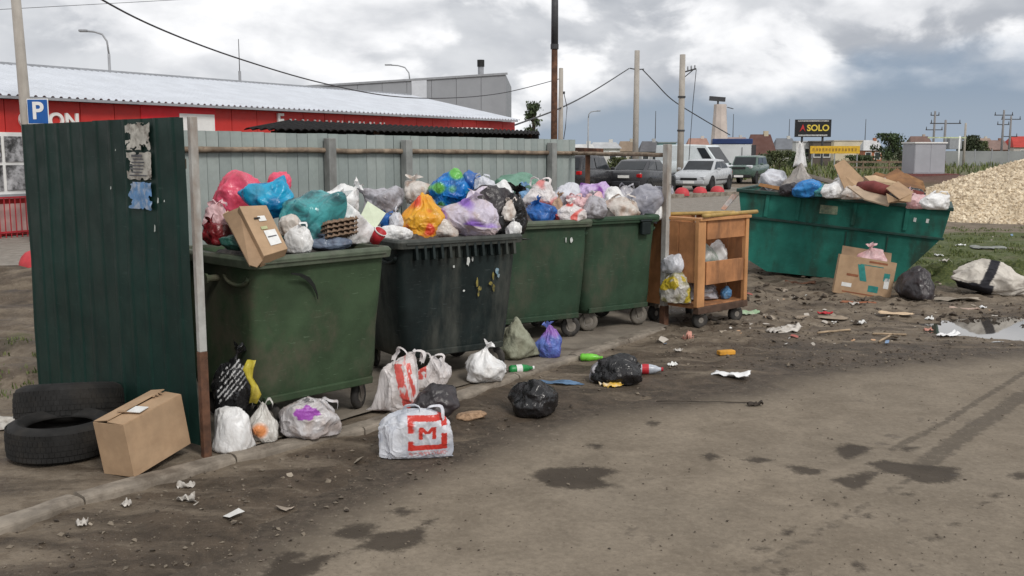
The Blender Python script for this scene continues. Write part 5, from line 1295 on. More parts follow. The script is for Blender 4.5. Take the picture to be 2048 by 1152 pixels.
# red railing in front of the shop
rl_ = thing('railing', 'red metal railing in front of the shop windows', 'railing', P0+Vector((-.2, -.9, 0))-dv*2.2, sang); redr = mat('red_rail_paint', (.40, .025, .035), .5, .15)
for zz in (.10, .82): MB().bar((0, 0, zz), (3.6, 0, zz), .035, .035).build('rail', redr, rl_)
for k in range(31): MB().cyl((k*.12, 0, -.05), (k*.12, 0, .82), .012, n=6).build('bar', redr, rl_)
orf = MB().box((0, 0, 0), (.26, .02, .18)).build('flyer', mat('orange_flyer', (.75, .28, .03), .6, .3, 12), rl_); orf.location = (2.1, -.03, .62)
# grey hall behind
gw = mat('grey_panel_wall', (.30, .31, .33), .6, .06, .5, (.25, .26, .28), .4, .6); a_ = Vector((-.36, 60, 0)); b_ = Vector((-15.0, 60.4, 0)); e = (b_-a_); hl = thing('warehouse', 'grey panelled warehouse behind the red shop', 'building', a_, math.atan2(e.y, e.x)); HZ = 6.2
for k in range(10):
    L = e.length/10
    za, zb_ = HZ-.09*k, HZ-.09*(k+1); MB().prism([(L*k+.01, 0), (L*(k+1)-.01, 0), (L*(k+1)-.01, zb_), (L*k+.01, za)], -12, 0, 'Y').build('wall_panel', gw, hl)
MB().bar((-.1, .03, HZ+.05), (e.length+.1, .03, HZ-.85), .1, .12).build('parapet', trimg, hl)
def on_line(px):
    d = ray(px, 300); s_ = (a_.x*e.y-a_.y*e.x)/(d.x*e.y-d.y*e.x); return (Vector((d.x*s_, d.y*s_, 0))-a_).length
x0, x1 = on_line(855), on_line(825); MB().box(((x0+x1)/2, .04, HZ/2-.15), (abs(x1-x0), .05, HZ-.30)).build('pale_stripe', mat('pale_panel', (.60, .62, .66), .5, .05), hl)
xc = on_line(960); ch_ = MB().cyl((xc, -1.2, HZ), (xc, -1.2, HZ+.9), .18, n=12).build('flue', trimg, hl); MB().cyl((xc, -1.2, HZ+.55), (xc, -1.2, HZ+.95), .22, n=12).build('flue_cowl', mat('sooty_black', (.02, .02, .02), .8), ch_)
# dark shelter with a corrugated roof just behind the board fence
sh = thing('shelter', 'dark corrugated shelter roof rising behind the board fence', 'shelter'); c4 = [D(488, 260, 15), D(572, 243, 20), D(1078, 264, 26), D(1080, 271, 22)]
darkr = mat('dark_roof', (.012, .011, .011), .9, .3, 3, spec=.1); mb = MB(); nu = 150
def fr(u, v):
    p = c4[0].lerp(c4[3], u).lerp(c4[1].lerp(c4[2], u), v); p.z += .035*abs(math.sin(u*nu/2*math.pi/1.5)); return p
mb.grid(fr, nu*2, 2); mb.build('roof_sheet', darkr, sh, solid=.01)
for u in (.06, .35, .65, .95):
    for v in (.1, .9):
        p = fr(u, v); MB().cyl((p.x, p.y, -.05), (p.x, p.y, p.z-.02), .05, n=8).build('post', rust, sh)
for v in (.08, .5, .9): MB().bar(fr(.02, v)-Vector((0, 0, .10)), fr(.98, v)-Vector((0, 0, .10)), .06, .10).build('purlin', darkr, sh)
MB().add([fr(0, 1)-Vector((0, 0, .0)), fr(1, 1), Vector((fr(1, 1).x, fr(1, 1).y, 0)), Vector((fr(0, 1).x, fr(0, 1).y, 0))], [(0, 1, 2, 3)]).build('back_wall', darkr, sh)

# ================================================================ POLES, LAMPS AND CABLES
conc = mat('pole_concrete', (.40, .37, .33), .85, .12, 2, (.27, .24, .21), .5, 3, 5, .2); steel = mat('galvanised_pole', (.33, .34, .36), .5, .1, 3); iron = mat('dark_iron', (.05, .05, .055), .6, .2)
def pole(lab, px, ybase_z, top_py, Y, r0, r1, m, name='utility_pole', tilt=0.0):
    b_ = D(px, 300, Y); b_.z = 0; h_ = D(px, top_py, Y).z; t = thing(name, lab, 'pole', b_)
    MB().cyl((0, 0, -.2), (tilt*h_, 0, h_), r0, r1, 12).build('shaft', m, t, True); return t, h_
t, h_ = pole('tall tapered concrete pole carrying the blue parking sign', 62, 0, -60, 20, .12, .088, conc, tilt=-.022)
# parking sign fixed to it
sg = thing('parking_sign', 'square blue parking sign with white letter P', 'sign', D(76, 223, 19.85), R(-2)); blue = mat('sign_blue', (.012, .10, .36), .4, .08)
MB().box((0, 0, 0), (.425, .015, .49)).build('plate', whs, sg, bevel=.02); MB().box((0, -.0095, 0), (.395, .006, .46)).build('blue_field', blue, sg, bevel=.015)
o = text_mesh('P', .46, whs, 'letter', sg, .003, True); o.rotation_euler = (R(90), 0, 0); o.location = (0, -.0165, .0); MB().box((-.10, .07, .0), (.06, .13, .3)).build('clamp', steel, sg)
t, h_ = pole('rusty black steel pole standing just behind the fence end', 1108, 0, -30, 21, .075, .062, rust, 'steel_pole')
MB().cyl((0, 0, 3.9), (0, 0, h_+.02), .075, .07, 12).build('black_sleeve', iron, t, True); MB().cyl((0, 0, 3.85), (0, 0, 3.95), .085, n=12).build('collar', iron, t)
t, h_ = pole('concrete pole close behind the rusty steel pole', 1121, 0, 136, 42, .12, .09, conc)
MB().box((.08, 0, h_-1.0), (.18, .1, .1)).build('cable_bracket', iron, t); MB().tube([(.12, 0, h_-1), (.26, 0, h_-1.6), (.20, 0, h_-2.4), (.13, 0, h_-2.9)], .018, 6).build('loose_cable', iron, t, True)
t, h_ = pole('plain concrete pole with two cable brackets above the parked cars', 1271, 0, 101, 60, .19, .15, conc)
for s_ in (-1, 1): MB().bar((0, 0, h_-1.10), (s_*.42, 0, h_-1.02-(.05 if s_ > 0 else .0)), .06, .06).build('cable_bracket', iron, t); 
t, h_ = pole('concrete pole with crossarm and insulators near the white van', 1361, 0, 109, 55, .19, .15, conc)
MB().bar((0, 0, h_-.95), (.75, 0, h_-.75), .08, .08).build('crossarm', iron, t); MB().bar((0, 0, h_-1.3), (.6, 0, h_-.8), .05, .05).build('brace', iron, t)
for k in range(4): MB().lathe([(.02, 0), (.05, .03), (.03, .07), (.055, .10), (.03, .14), (.05, .17), (.0, .22)], 10, 'Z', (.10+k*.19, 0, h_-.86+.035*k)).build('insulator', trimg, t, True)
for z_ in (2.8, 4.6): MB().cyl((0, 0, z_), (0, 0, z_+.09), .21, n=12).build('clamp_band', iron, t)
MB().tube([(.75, 0, h_-.8), (.62, 0, h_-2.5), (.52, 0, h_-4.5), (.45, 0, .8)], .02, 6).build('drop_cable', iron, t, True)
def wire(lab, pts, r):
    ctl = [D(*p) for p in pts]; out_ = []
    for i in range(len(ctl)-1):
        p0, p1, p2, p3 = ctl[max(i-1, 0)], ctl[i], ctl[i+1], ctl[min(i+2, len(ctl)-1)]
        for k in range(8):
            t = k/8; out_.append(.5*((2*p1)+(p2-p0)*t+(2*p0-5*p1+4*p2-p3)*t*t+(3*p1-p0-3*p2+p3)*t**3))
    tag(MB().tube(out_+[ctl[-1]], r, 6).build('cable', iron, None, True), lab, 'cable')
wire('long sagging black cable crossing above the red shop', [(60, -95, 15), (205, 0, 17), (330, 62, 19), (480, 118, 22), (640, 165, 26), (780, 192, 30), (900, 196, 34), (1010, 185, 38), (1118, 158, 41.9)], .016)
wire('black cable rising from the fence end to the plain concrete pole', [(1030, 250, 36), (1121, 216, 41.8), (1190, 180, 50), (1258, 137, 59.8)], .03)
wire('black cable sagging from the plain concrete pole past the insulator pole', [(1284, 138, 59.8), (1310, 165, 60), (1345, 200, 61), (1400, 235, 63), (1460, 270, 66)], .032)
wire('thin cable high above the shop roof', [(-20, 20, 40), (200, 8, 45), (420, -4, 50)], .012)
def lamp(lab, px, tip, top_py, Y, r=.06):
    b_ = D(px, 300, Y); b_.z = 0; t = thing('street_lamp', lab, 'street lamp', b_); zt = D(px, top_py, Y).z; tp_ = D(*tip, Y)-b_; dx_ = tp_.x
    MB().cyl((0, 0, -.2), (0, 0, zt), r*1.2, r, 10).build('pole', steel, t, True)
    MB().tube([(0, 0, zt), (dx_*.05, 0, zt+(tp_.z-zt)*.55), (dx_*.25, 0, zt+(tp_.z-zt)*.86), (dx_*.6, 0, zt+(tp_.z-zt)*.97), (dx_, 0, tp_.z)], r*.7, 8).build('arm', steel, t, True)
    MB().box((dx_*1.08, 0, tp_.z+.01), (abs(dx_)*.36, .22, .11)).build('lamp_head', trimg, t, bevel=.03)
lamp('grey street lamp with a long curved arm behind the red shop', 228, (170, 62), 108, 45); lamp('slim street lamp above the warehouse wall', 822, (780, 130), 165, 82, .07); lamp('street lamp with a short arm on the far field', 1176, (1196, 222), 236, 100, .07)
lamp('street lamp whose head just tops the shop roof', 325, (352, 153), 170, 70, .06)
t, h_ = pole('thin lattice antenna mast behind the shop roof', 485, 0, 78, 65, .07, .02, iron, 'antenna_mast'); MB().cyl((0, 0, h_-3.2), (0, 0, h_-2.0), .09, n=8).build('antenna_drum', steel, t)
for i, (px, tp, Y) in enumerate(((1310, 222, 170), (1465, 228, 190), (1577, 238, 190), (1729, 238, 190), (1780, 262, 190))):
    pole('distant thin dark mast on the skyline', px, 0, tp, Y, .10, .05, iron, 'mast')[0]['group'] = 'distant masts on the skyline'
def hpole(lab, px, tp, Y, arms, two=False):
    t, h_ = pole(lab, px, 0, tp, Y, .15, .11, mat('grey_wood_pole', (.22, .21, .21), .8, .15), 'utility_pole')
    for dz, L in arms:
        MB().bar((-L, 0, h_-dz), (L, 0, h_-dz), .1, .1).build('crossarm', iron, t)
        for s_ in (-1, 0, 1) if L > .9 else (-1, 1): MB().cyl((s_*L*.92, 0, h_-dz), (s_*L*.92, 0, h_-dz+.38), .07, .03, 8).build('insulator', iron, t)
    if two: MB().cyl((2.1, 0, -.2), (2.1, 0, h_-.3), .14, .1, 10).build('second_shaft', conc, t, True); MB().box((1.0, 0, h_-2.4), (1.3, .9, 1.2)).build('transformer', trimg, t, bevel=.04)
hpole('wooden utility pole with two short crossarms beyond the cabinet', 1866, 222, 120, ((.5, .5), (2.2, 1.0))); hpole('twin legged utility pole with transformer near the cabinet', 1888, 240, 105, ((.35, 1.6),), True)
hpole('tall utility pole with wide crossarms on the far right', 2003, 220, 120, ((.6, 1.1), (1.7, .7))); hpole('second far utility pole with crossarms close to the tall one', 2018, 232, 125, ((.4, 1.2), (2.5, .9)))
t, h_ = pole('short white post beside the grey cabinet', 1918, 0, 272, 95, .08, .08, whs, 'sign_post'); MB().bar((-3.0, 0, h_-.15), (.6, 0, h_-.15), .1, .12).build('bar', mat('pale_lime', (.5, .56, .36), .7), t)
# tower
t = thing('tower', 'pale pinkish tower with a dark floodlight rack', 'tower', Vector((D(1438, 300, 130).x, 130, 0))); hh = D(1438, 205, 130).z; pal = mat('pale_tower', (.58, .50, .46), .8, .12, .6)
MB().lathe([(1.35, 0), (1.05, hh*.45), (.85, hh*.8), (.80, hh*.97), (0, hh*.97)], 8, 'Z').build('shaft', pal, t); MB().box((-.4, 0, hh+.45), (2.0, .5, .55), (0, .08, 0)).build('floodlight_rack', iron, t); MB().cyl((-.3, 0, hh*.95), (-.3, 0, hh+.3), .12, n=8).build('mast', iron, t); MB().bar((.9, 0, hh-.6), (1.7, 0, hh-.8), .1, .1).build('bracket', iron, t)

# ================================================================ SIGNS
t = thing('billboard', 'black billboard with red mark and yellow SOLO lettering', 'billboard', Vector((D(1624, 300, 110).x, 110, 0)), R(-4)); bz0, bz1 = D(1624, 274, 110).z, D(1624, 239, 110).z
MB().box((0, 0, (bz0+bz1)/2), (3.85, .25, bz1-bz0)).build('board', mat('billboard_black', (.012, .012, .014), .5, .1), t); yl = mat('sign_yellow', (.72, .55, .08), .5, .1)
o = text_mesh('SOLO', .92, yl, 'lettering', t, .02, True); o.rotation_euler = (R(90), 0, 0); o.location = (.52, -.15, (bz0+bz1)/2-.0)
MB().add([(-1.45, -.14, bz0+.55), (-1.1, -.14, bz0+.9), (-.8, -.14, bz0+.55), (-1.1, -.14, bz1-.5)], [(0, 1, 3), (1, 2, 3)]).build('red_mark', mat('mark_red', (.5, .03, .03), .5), t, solid=.02)
MB().box((0, -.13, bz1-.16), (3.3, .02, .12)).build('small_print', mat('print_grey', (.42, .42, .42), .6, .6, 8), t); MB().box((0, -.13, bz0+.18), (3.1, .02, .16)).build('small_print', MATS['print_grey'], t)
for s_ in (-1.1, 1.1): MB().cyl((s_, .1, 0), (s_, .1, bz0+.2), .12, n=8).build('leg', iron, t)
t = thing('banner_sign', 'low yellow banner sign below the black billboard', 'sign', Vector((D(1670, 300, 92).x, 92, 0)), R(3)); z0, z1 = D(1670, 307, 92).z, D(1670, 292, 92).z
MB().box((0, 0, (z0+z1)/2), (4.6, .08, z1-z0)).build('banner', mat('banner_yellow', (.66, .40, .03), .6, .15), t)
for k in range(14): MB().box((-2.0+k*.30, -.045, (z0+z1)/2), (.18, .01, .26)).build('faded_letter', mat('faded_brown', (.36, .20, .03), .7, .4, 6), t)
for s_ in (-2.1, 0, 2.1): MB().cyl((s_, .05, 0), (s_, .05, z0+.1), .06, n=8).build('leg', steel, t)
# grey cabinet on its reddish base
t = thing('utility_cabinet', 'tall grey metal cabinet standing on a reddish plinth', 'cabinet', Vector((D(1848, 300, 60).x, 60, 0)), R(8)); cw = 65*60/FPX; zc0, zc1 = D(1848, 347, 60).z, D(1848, 287, 60).z
MB().box((0, 0, (zc0+zc1)/2), (cw, 1.4, zc1-zc0)).build('housing', mat('cabinet_grey', (.36, .37, .40), .55, .06, 1), t, bevel=.02); MB().box((0, 0, zc1+.04), (cw+.12, 1.55, .08)).build('roof', whs, t); MB().box((0, -.1, zc0/2), (cw+1.2, 2.2, zc0)).build('plinth', mat('red_plinth', (.16, .06, .055), .85, .2), t)
for s_ in (-.5, .5): MB().box((s_*cw*.5, -.708, (zc0+zc1)/2), (cw*.46, .015, (zc1-zc0)*.92)).build('door', MATS['cabinet_grey'], t)
MB().box((cw/2+.25, .2, .95), (.3, .5, 1.5)).build('side_box', iron, t)

# ================================================================ CARS
tyre_c = mat('car_tyre', (.02, .02, .02), .8, .2); rimm = mat('alloy_rim', (.42, .43, .45), .35, .1, 5, None, 0, 1, 1, .0, 10, .7); cglass = mat('car_glass', (.018, .022, .026), .06, .2, 2, None, 0, 1, 1, 0); black = mat('black_trim', (.018, .018, .019), .6, .2); lred = mat('tail_red', (.42, .010, .012), .25, .2); lwht = mat('head_lamp', (.55, .57, .60), .15, .15)
def paint(name, c): return mat(name, c, .28, .05, 2, tuple(q*.7+.02 for q in c), .35, 2, 1, .0, 10, .0, .6)
def car(lab, pm_, loc, head, L=4.2, W=1.72, H=1.44, kind='sedan', cat='car', bumper=None):
    t = thing('parked_car', lab, cat, loc, math.atan2(head[1], head[0]), 'vehicles parked beyond the fence'); hw = W/2; hL = L/2; zl = .24
    if kind == 'sedan': stn = [(-hL, .50, .86, .80), (-hL+.12, .30, .96, .93), (-hL+.7, .26, 1.0, 1.0), (-.2, .24, .95, 1.0), (hL*.45, .24, .92, 1.0), (hL-.55, .24, .84, .98), (hL-.12, .28, .74, .90), (hL, .42, .62, .76)]; cab = (-hL+.45, -hL+1.15, .30, hL*.50)
    elif kind == 'suv': stn = [(-hL, .50, 1.02, .84), (-hL+.1, .34, 1.06, .95), (-hL+.7, .30, 1.06, 1.0), (0, .30, 1.02, 1.0), (hL*.5, .30, 1.0, 1.0), (hL-.5, .30, .93, .98), (hL-.1, .34, .84, .92), (hL, .46, .7, .8)]; cab = (-hL+.06, -hL+.40, .45, hL*.52)
    elif kind == 'van': stn = [(-hL, .40, 1.15, .92), (-hL+.06, .30, 1.18, 1.0), (0, .28, 1.18, 1.0), (hL*.45, .28, 1.16, 1.0), (hL-.45, .28, 1.04, .98), (hL-.1, .32, .86, .92), (hL, .44, .70, .8)]; cab = (-hL+.03, -hL+.10, hL-1.25, hL-.40)
    else: stn = [(-hL, .45, .98, .88), (-hL+.06, .34, 1.02, 1.0), (0, .32, 1.0, 1.0), (hL-.3, .34, .97, 1.0), (hL, .45, .92, .9)]; cab = (-hL+.05, -hL+.25, .35, hL*.40)
    ring = lambda zl_, zb, k: [(y*hw*k, z_) for y, z_ in ((0, zl_), (.84, zl_), (.96, zl_+.10), (1.0, zl_+(zb-zl_)*.55), (.97, zb-.06), (.90, zb), (.5, zb+.025), (0, zb+.03))]
    mb = MB(); vs = []
    for x_, a, b_, k in stn:
        r_ = ring(a, b_, k); full = r_+[(-y, z_) for y, z_ in r_[-2:0:-1]]; vs += [(x_, y, z_) for y, z_ in full]
    n = len(full); m = len(stn); mb.add(vs, [(j*n+i, j*n+(i+1) % n, (j+1)*n+(i+1) % n, (j+1)*n+i) for j in range(m-1) for i in range(n)]+[tuple(range(n)), tuple(range(m*n-1, (m-1)*n-1, -1))])
    mb.build('body', pm_, t, True, .02, 0, 50)
    zb = np.interp([cab[0], cab[3]], [q[0] for q in stn], [q[2] for q in stn]); wr = hw*(.80 if kind != 'van' else .90); w0 = hw*.93
    B = [(cab[0], w0*.94, zb[0]-.03), (cab[3], w0*.94, zb[1]-.03), (cab[2], wr*.97, H-.03), (cab[1], wr*.96, H-.03)]
    mb = MB(); vs = [(x_, y, z_) for x_, y, z_ in B]+[(x_, -y, z_) for x_, y, z_ in B]; vs += [((cab[1]+cab[2])/2, wr*.7, H+.02), ((cab[1]+cab[2])/2, -wr*.7, H+.02)]
    mb.add(vs, [(0, 1, 2, 3), (7, 6, 5, 4), (1, 5, 6, 2), (0, 3, 7, 4), (3, 2, 8), (7, 9, 6), (2, 6, 9, 8), (3, 8, 9, 7)]); cb_ = mb.build('cabin', pm_, t, True, .05, 0, 25)
    def quad(P, name, off):
        P = [Vector(p) for p in P]; n_ = (P[1]-P[0]).cross(P[2]-P[0]).normalized(); c_ = sum(P, Vector())/4
        if n_.dot(c_-Vector((0, 0, .9))) < 0: n_ = -n_
        MB().add([p+n_*off for p in P], [(0, 1, 2, 3)]).build(name, cglass, cb_, solid=.006)
    def lerp4(a, b_, c_, d_, u0, u1, v0, v1):
        f_ = lambda u, v: Vector(a).lerp(Vector(b_), u).lerp(Vector(d_).lerp(Vector(c_), u), v); return [f_(u0, v0), f_(u1, v0), f_(u1, v1), f_(u0, v1)]
    for s_ in (1, -1):
        q = [(x_, y*s_, z_) for x_, y, z_ in B]
        segs = ((.07, .46, ), (.50, .92)) if kind != 'van' else ((.80, .95),)
        for u0, u1 in segs: quad(lerp4(*q, u0, u1, .16, .86), 'side_window', .012)
    f4 = [B[1], (B[1][0], -B[1][1], B[1][2]), (B[2][0], -B[2][1], B[2][2]), B[2]]; quad(lerp4(*f4, .06, .94, .10, .90), 'windscreen', .014)
    if kind != 'van': r4 = [B[0], (B[0][0], -B[0][1], B[0][2]), (B[3][0], -B[3][1], B[3][2]), B[3]]; quad(lerp4(*r4, .08, .92, .14, .86), 'rear_window', .014)
    wr_ = .31 if kind in ('sedan', 'old') else .35
    for sx in (-1, 1):
        for s_ in (-1, 1):
            o = MB().lathe([(wr_*.58, -.09), (wr_*.95, -.095), (wr_, -.06), (wr_, .06), (wr_*.95, .095), (wr_*.58, .09)], 22, 'Y', closed=True).build('wheel', tyre_c, t, True); o.location = (sx*(hL-.78), s_*(hw-.08), wr_)
            MB().lathe([(0, -.075), (wr_*.56, -.07), (wr_*.62, -.085), (wr_*.62, .085), (wr_*.56, .07), (0, .075)], 16, 'Y').build('rim', rimm, o)
            MB().cyl((sx*(hL-.78), s_*(hw-.20), wr_+.03), (sx*(hL-.78), s_*(hw+.004), wr_+.03), wr_+.06, n=22).build('wheel_arch', black, t)
    fz = stn[-1][2]; rz_ = stn[0][2]
    for s_ in (-1, 1):
        MB().box((hL-.10, s_*hw*.66, fz-.0), (.20, .36, .15), (0, .25, -s_*.3)).build('headlight', lwht, t, bevel=.03); MB().box((-hL+.06, s_*hw*.70, rz_-.08), (.14, .34, .16 if kind in ('sedan', 'old') else .15), (0, 0, s_*.25)).build('tail_light', lred, t, bevel=.03)
        MB().box((cab[3]-.35, s_*(hw+.07), zb[1]+.07), (.10, .16, .11)).build('mirror', pm_ if kind != 'van' else black, t, bevel=.03)
        MB().box((-.1, s_*(hw*1.0), .50), (L*.42, .02, .05)).build('side_trim', black, t)
    MB().box((hL-.03, 0, .42), (.12, W*.80, .18)).build('bumper', bumper or pm_, t, bevel=.04); MB().box((-hL+.03, 0, .46), (.12, W*.82, .20)).build('bumper', bumper or pm_, t, bevel=.04)
    MB().box((hL+.02, 0, fz-.06), (.03, W*.44, .10)).build('grille', black, t); MB().box((hL+.035, 0, .42), (.012, .50, .11)).build('number_plate', whs, t); MB().box((-hL-.04, 0, .60 if kind != 'sedan' else .74), (.012, .50, .11)).build('number_plate', whs, t)
    return t
def gp(px, Y): p = D(px, 300, Y); return Vector((p.x, Y, -.02))
car('dark grey sedan seen from behind between the fence and grey post', paint('car_charcoal', (.035, .036, .042)), gp(1287, 43), (.50, .87), 4.1, 1.72, 1.42)
car('black estate car partly hidden by the fence end', paint('car_black', (.018, .018, .021)), gp(1168, 41), (.45, .89), 4.3, 1.78, 1.62, 'suv')
car('silver sedan facing the red domes', paint('car_silver', (.46, .48, .50)), gp(1408, 46), (-.47, -.88), 4.2, 1.7, 1.40, bumper=None)
car('white delivery van behind the silver sedan', paint('car_white', (.66, .72, .74)), gp(1392, 58), (.80, -.60), 4.5, 1.9, 2.12, 'van', 'van')
car('dull green old estate car beside the silver sedan', paint('car_green', (.07, .12, .10)), gp(1496, 56), (-.45, -.89), 3.8, 1.62, 1.50, 'old', bumper=black)
t = thing('cargo_truck', 'white box truck with a dark blue top', 'truck', gp(1462, 68), R(-10)); tw = mat('truck_white', (.60, .62, .64), .5, .08, 1); tb = mat('truck_blue', (.02, .045, .15), .5, .15, 1)
MB().box((0, 0, 1.35), (2.5, 4.4, 1.7)).build('cargo_box', tw, t, bevel=.03); MB().box((0, 0, 2.38), (2.56, 4.5, .34)).build('blue_top', tb, t, bevel=.04); MB().box((0, 3.2, 1.1), (2.2, 1.6, 1.6)).build('cab', tb, t, bevel=.08)
for s_ in (-1, 1):
    for y_ in (-1.4, 2.9): MB().cyl((s_*1.0, y_, .42), (s_*1.22, y_, .42), .42, n=18).build('wheel', tyre_c, t)
MB().box((.62, -2.22, 1.3), (.03, .03, 1.4)).build('door_seam', black, t); MB().box((1.35, -1.9, 1.2), (.3, .6, 1.9)).build('side_rack', iron, t)
# red concrete domes and their kerb
bm0 = mat('dome_red', (.50, .045, .055), .6, .15, 6, (.25, .1, .08), .3, 8); prof = [(.29, -.03), (.29, .02), (.275, .10), (.24, .18), (.18, .245), (.10, .28), (0, .29)]
dm = MB().lathe(prof, 20).mesh('dome_bollard', True); dm.materials.append(bm0)
for px, Y in ((1322, 38.0), (1366, 38.8), (1402, 39.6), (1437, 40.5), (1282, 37.2)):
    o = bpy.data.objects.new('dome_bollard', dm); COL.objects.link(o); o.location = gp(px, Y)+Vector((0, 0, .10)); tag(o, 'red concrete dome bollard in the row before the parked cars', 'bollard', 'red dome bollards before the cars')
o = bpy.data.objects.new('dome_bollard', dm); COL.objects.link(o); p = G(78, 536, 0); o.location = p; tag(o, 'single red dome bollard beside the rutted ground and shop', 'bollard')
kb = MB(); p, q = gp(1100, 34.5), gp(1480, 41.0); kb.bar(p+Vector((0, -.0, .05)), q+Vector((0, -.0, .05)), .5, .20); tag(kb.build('lot_kerb', concrete), None, kind='structure')

# ================================================================ STONE HEAP
b = NB('yellow_stone'); isl = b.n.new('ShaderNodeNewGeometry').outputs['Random Per Island']; b.done(b.mix(b.ramp(b.noise(b.vec('World'), .7, 4, .6), .45, .7, 0, .55), b.mix(isl, (.46, .37, .26), (.80, .69, .52)), (.40, .31, .20)), .9); ys = b.m
hp = thing('stone_heap', 'heap of yellowish crushed stone beyond the skip', 'stone heap', (16.2, 28.2, 0)); mb = MB(); HH = 2.15
def heap(x_, y_): 
    r = math.hypot(x_/6.2, y_/4.4); r *= 1+.10*nz(x_*.5, y_*.5, 3); return HH*max(-.05, 1-r) - .25*math.exp(-(r/.25)**2) + .05*nz(x_*1.6, y_*1.6, 1)+.03*nz(x_*5, y_*5, 2)
mb.grid(lambda u, v: ((u-.5)*13, (v-.5)*9.4, heap((u-.5)*13, (v-.5)*9.4)), 110, 80)
mb.build('mound', mat('yellow_gravel', (.60, .50, .36), .9, .3, 6, (.26, .19, .11), .6, 9, 1, 1.0, 12), hp, True)
rnd = random.Random(9); mb = MB(); O = [(1, 0, 0), (0, 1, 0), (-1, 0, 0), (0, -1, 0), (0, 0, 1), (0, 0, -1)]; F_ = [(0, 1, 4), (1, 2, 4), (2, 3, 4), (3, 0, 4), (1, 0, 5), (2, 1, 5), (3, 2, 5), (0, 3, 5)]
for _ in range(21000):
    x_, y_ = rnd.uniform(-6.3, 1), rnd.uniform(-4.5, 1.0); z_ = heap(x_, y_)
    if z_ < -.02: continue
    r = .018*(5.0**(rnd.random()**1.7))
    e = Euler((rnd.random()*6, rnd.random()*6, rnd.random()*6)).to_matrix(); mb.add([Vector((x_, y_, z_))+e @ Vector((k[0]*r*rnd.uniform(.6, 1.2), k[1]*r*rnd.uniform(.6, 1.2), k[2]*r*rnd.uniform(.6, 1.2))) for k in O], F_)
me = bpy.data.meshes.new('stones'); me.from_pydata(mb.v, [], mb.f); me.update(); o = bpy.data.objects.new('stones', me); COL.objects.link(o); me.materials.append(ys); o.parent = hp; o['kind'] = 'stuff'

# ================================================================ HOUSES FAR BEHIND
def house(lab, px0, px1, top, Y, wc, rc_, rot=0.0, eave=.55, name='house', flat=False):
    w_ = (px1-px0)*Y/FPX; c = gp((px0+px1)/2, Y); h_ = D((px0+px1)/2, top, Y).z; t = thing(name, lab, 'house' if name == 'house' else 'building', c, rot); he = h_*eave if not flat else h_; dd = min(w_*.8, 9)
    wm = mat('wall_%02d%02d%02d' % tuple(int(q*99) for q in wc), wc, .8, .1, .5); rm_ = mat('roof_%02d%02d%02d' % tuple(int(q*99) for q in rc_), rc_, .8, .15, .8)
    MB().box((0, dd/2, he/2), (w_, dd, he)).build('wall', wm, t)
    if flat: MB().box((0, dd/2, he+.08), (w_+.2, dd+.2, .16)).build('roof', rm_, t)
    else:
        rf = MB().add([(-w_/2-.2, -.3, he-.05), (w_/2+.2, -.3, he-.05), (w_/2+.2, dd+.3, he-.05), (-w_/2-.2, dd+.3, he-.05), (-w_/2+.1*w_, dd/2, h_), (w_/2-.1*w_, dd/2, h_)], [(0, 1, 5, 4), (2, 3, 4, 5), (1, 2, 5), (3, 0, 4), (3, 2, 1, 0)]).build('roof', rm_, t)
        MB().box((w_*.22, dd*.55, h_-.1), (.45, .45, .9)).build('chimney', wm, rf)
    n = max(2, int(w_/2.2))
    for k in range(n): wn_ = MB().box((-w_/2+(k+.5)*w_/n, -.03, he*.55), (.9, .06, 1.1)).build('window', whs, t); MB().box((0, 0, 0), (.72, .04, .92)).build('pane', dglass, wn_).location = (-w_/2+(k+.5)*w_/n, -.05, he*.55)
house('cream house with a large red brown roof beside the blue topped truck', 1500, 1550, 268, 105, (.55, .48, .36), (.115, .055, .045), eave=.38)
house('small white house with a grey gable left of the billboard', 1552, 1592, 276, 150, (.58, .57, .54), (.16, .17, .19)); house('low white house seen between the fence end and plain pole', 1182, 1240, 284, 120, (.62, .61, .58), (.42, .43, .44), eave=.75)
house('pale cottage with tan roof next to the plain concrete pole', 1238, 1275, 282, 140, (.50, .46, .38), (.25, .19, .14)); house('grey cottage with a dark gable right of the plain concrete pole', 1282, 1320, 282, 135, (.42, .42, .42), (.12, .12, .13))
house('teal walled shed roofed building behind the insulator pole', 1318, 1352, 286, 130, (.18, .30, .30), (.20, .24, .24), flat=True, name='outbuilding'); house('long pinkish roofed house behind the white van', 1376, 1420, 276, 160, (.60, .54, .50), (.34, .20, .16))
house('light grey house just beside the pale tower', 1448, 1500, 274, 175, (.50, .50, .50), (.30, .22, .20)); house('white block house under the billboard', 1592, 1624, 284, 120, (.62, .62, .62), (.40, .40, .42), flat=True)
house('pale yellow long building behind the yellow banner', 1668, 1730, 282, 170, (.62, .54, .40), (.46, .42, .38), flat=True, name='long_building'); house('orange brick house right of the yellow banner', 1728, 1764, 280, 150, (.40, .16, .09), (.50, .50, .50))
house('brown gabled house left of the grey cabinet', 1822, 1866, 272, 190, (.42, .34, .28), (.16, .10, .085)); house('pale house between the two pairs of utility poles', 1948, 1990, 276, 200, (.55, .52, .46), (.30, .22, .18))
house('house with a bright red roof behind the far right poles', 2028, 2100, 272, 180, (.50, .46, .42), (.42, .05, .04)); house('brown brick house next to the far right poles', 1978, 2018, 280, 170, (.30, .16, .12), (.22, .15, .13))
house('dark timber shed behind the billboard legs', 1626, 1662, 284, 118, (.11, .09, .075), (.12, .11, .10), flat=True, name='timber_shed'); house('white tent like hall behind the black estate car', 1148, 1190, 288, 110, (.66, .66, .64), (.55, .55, .54), eave=.7)
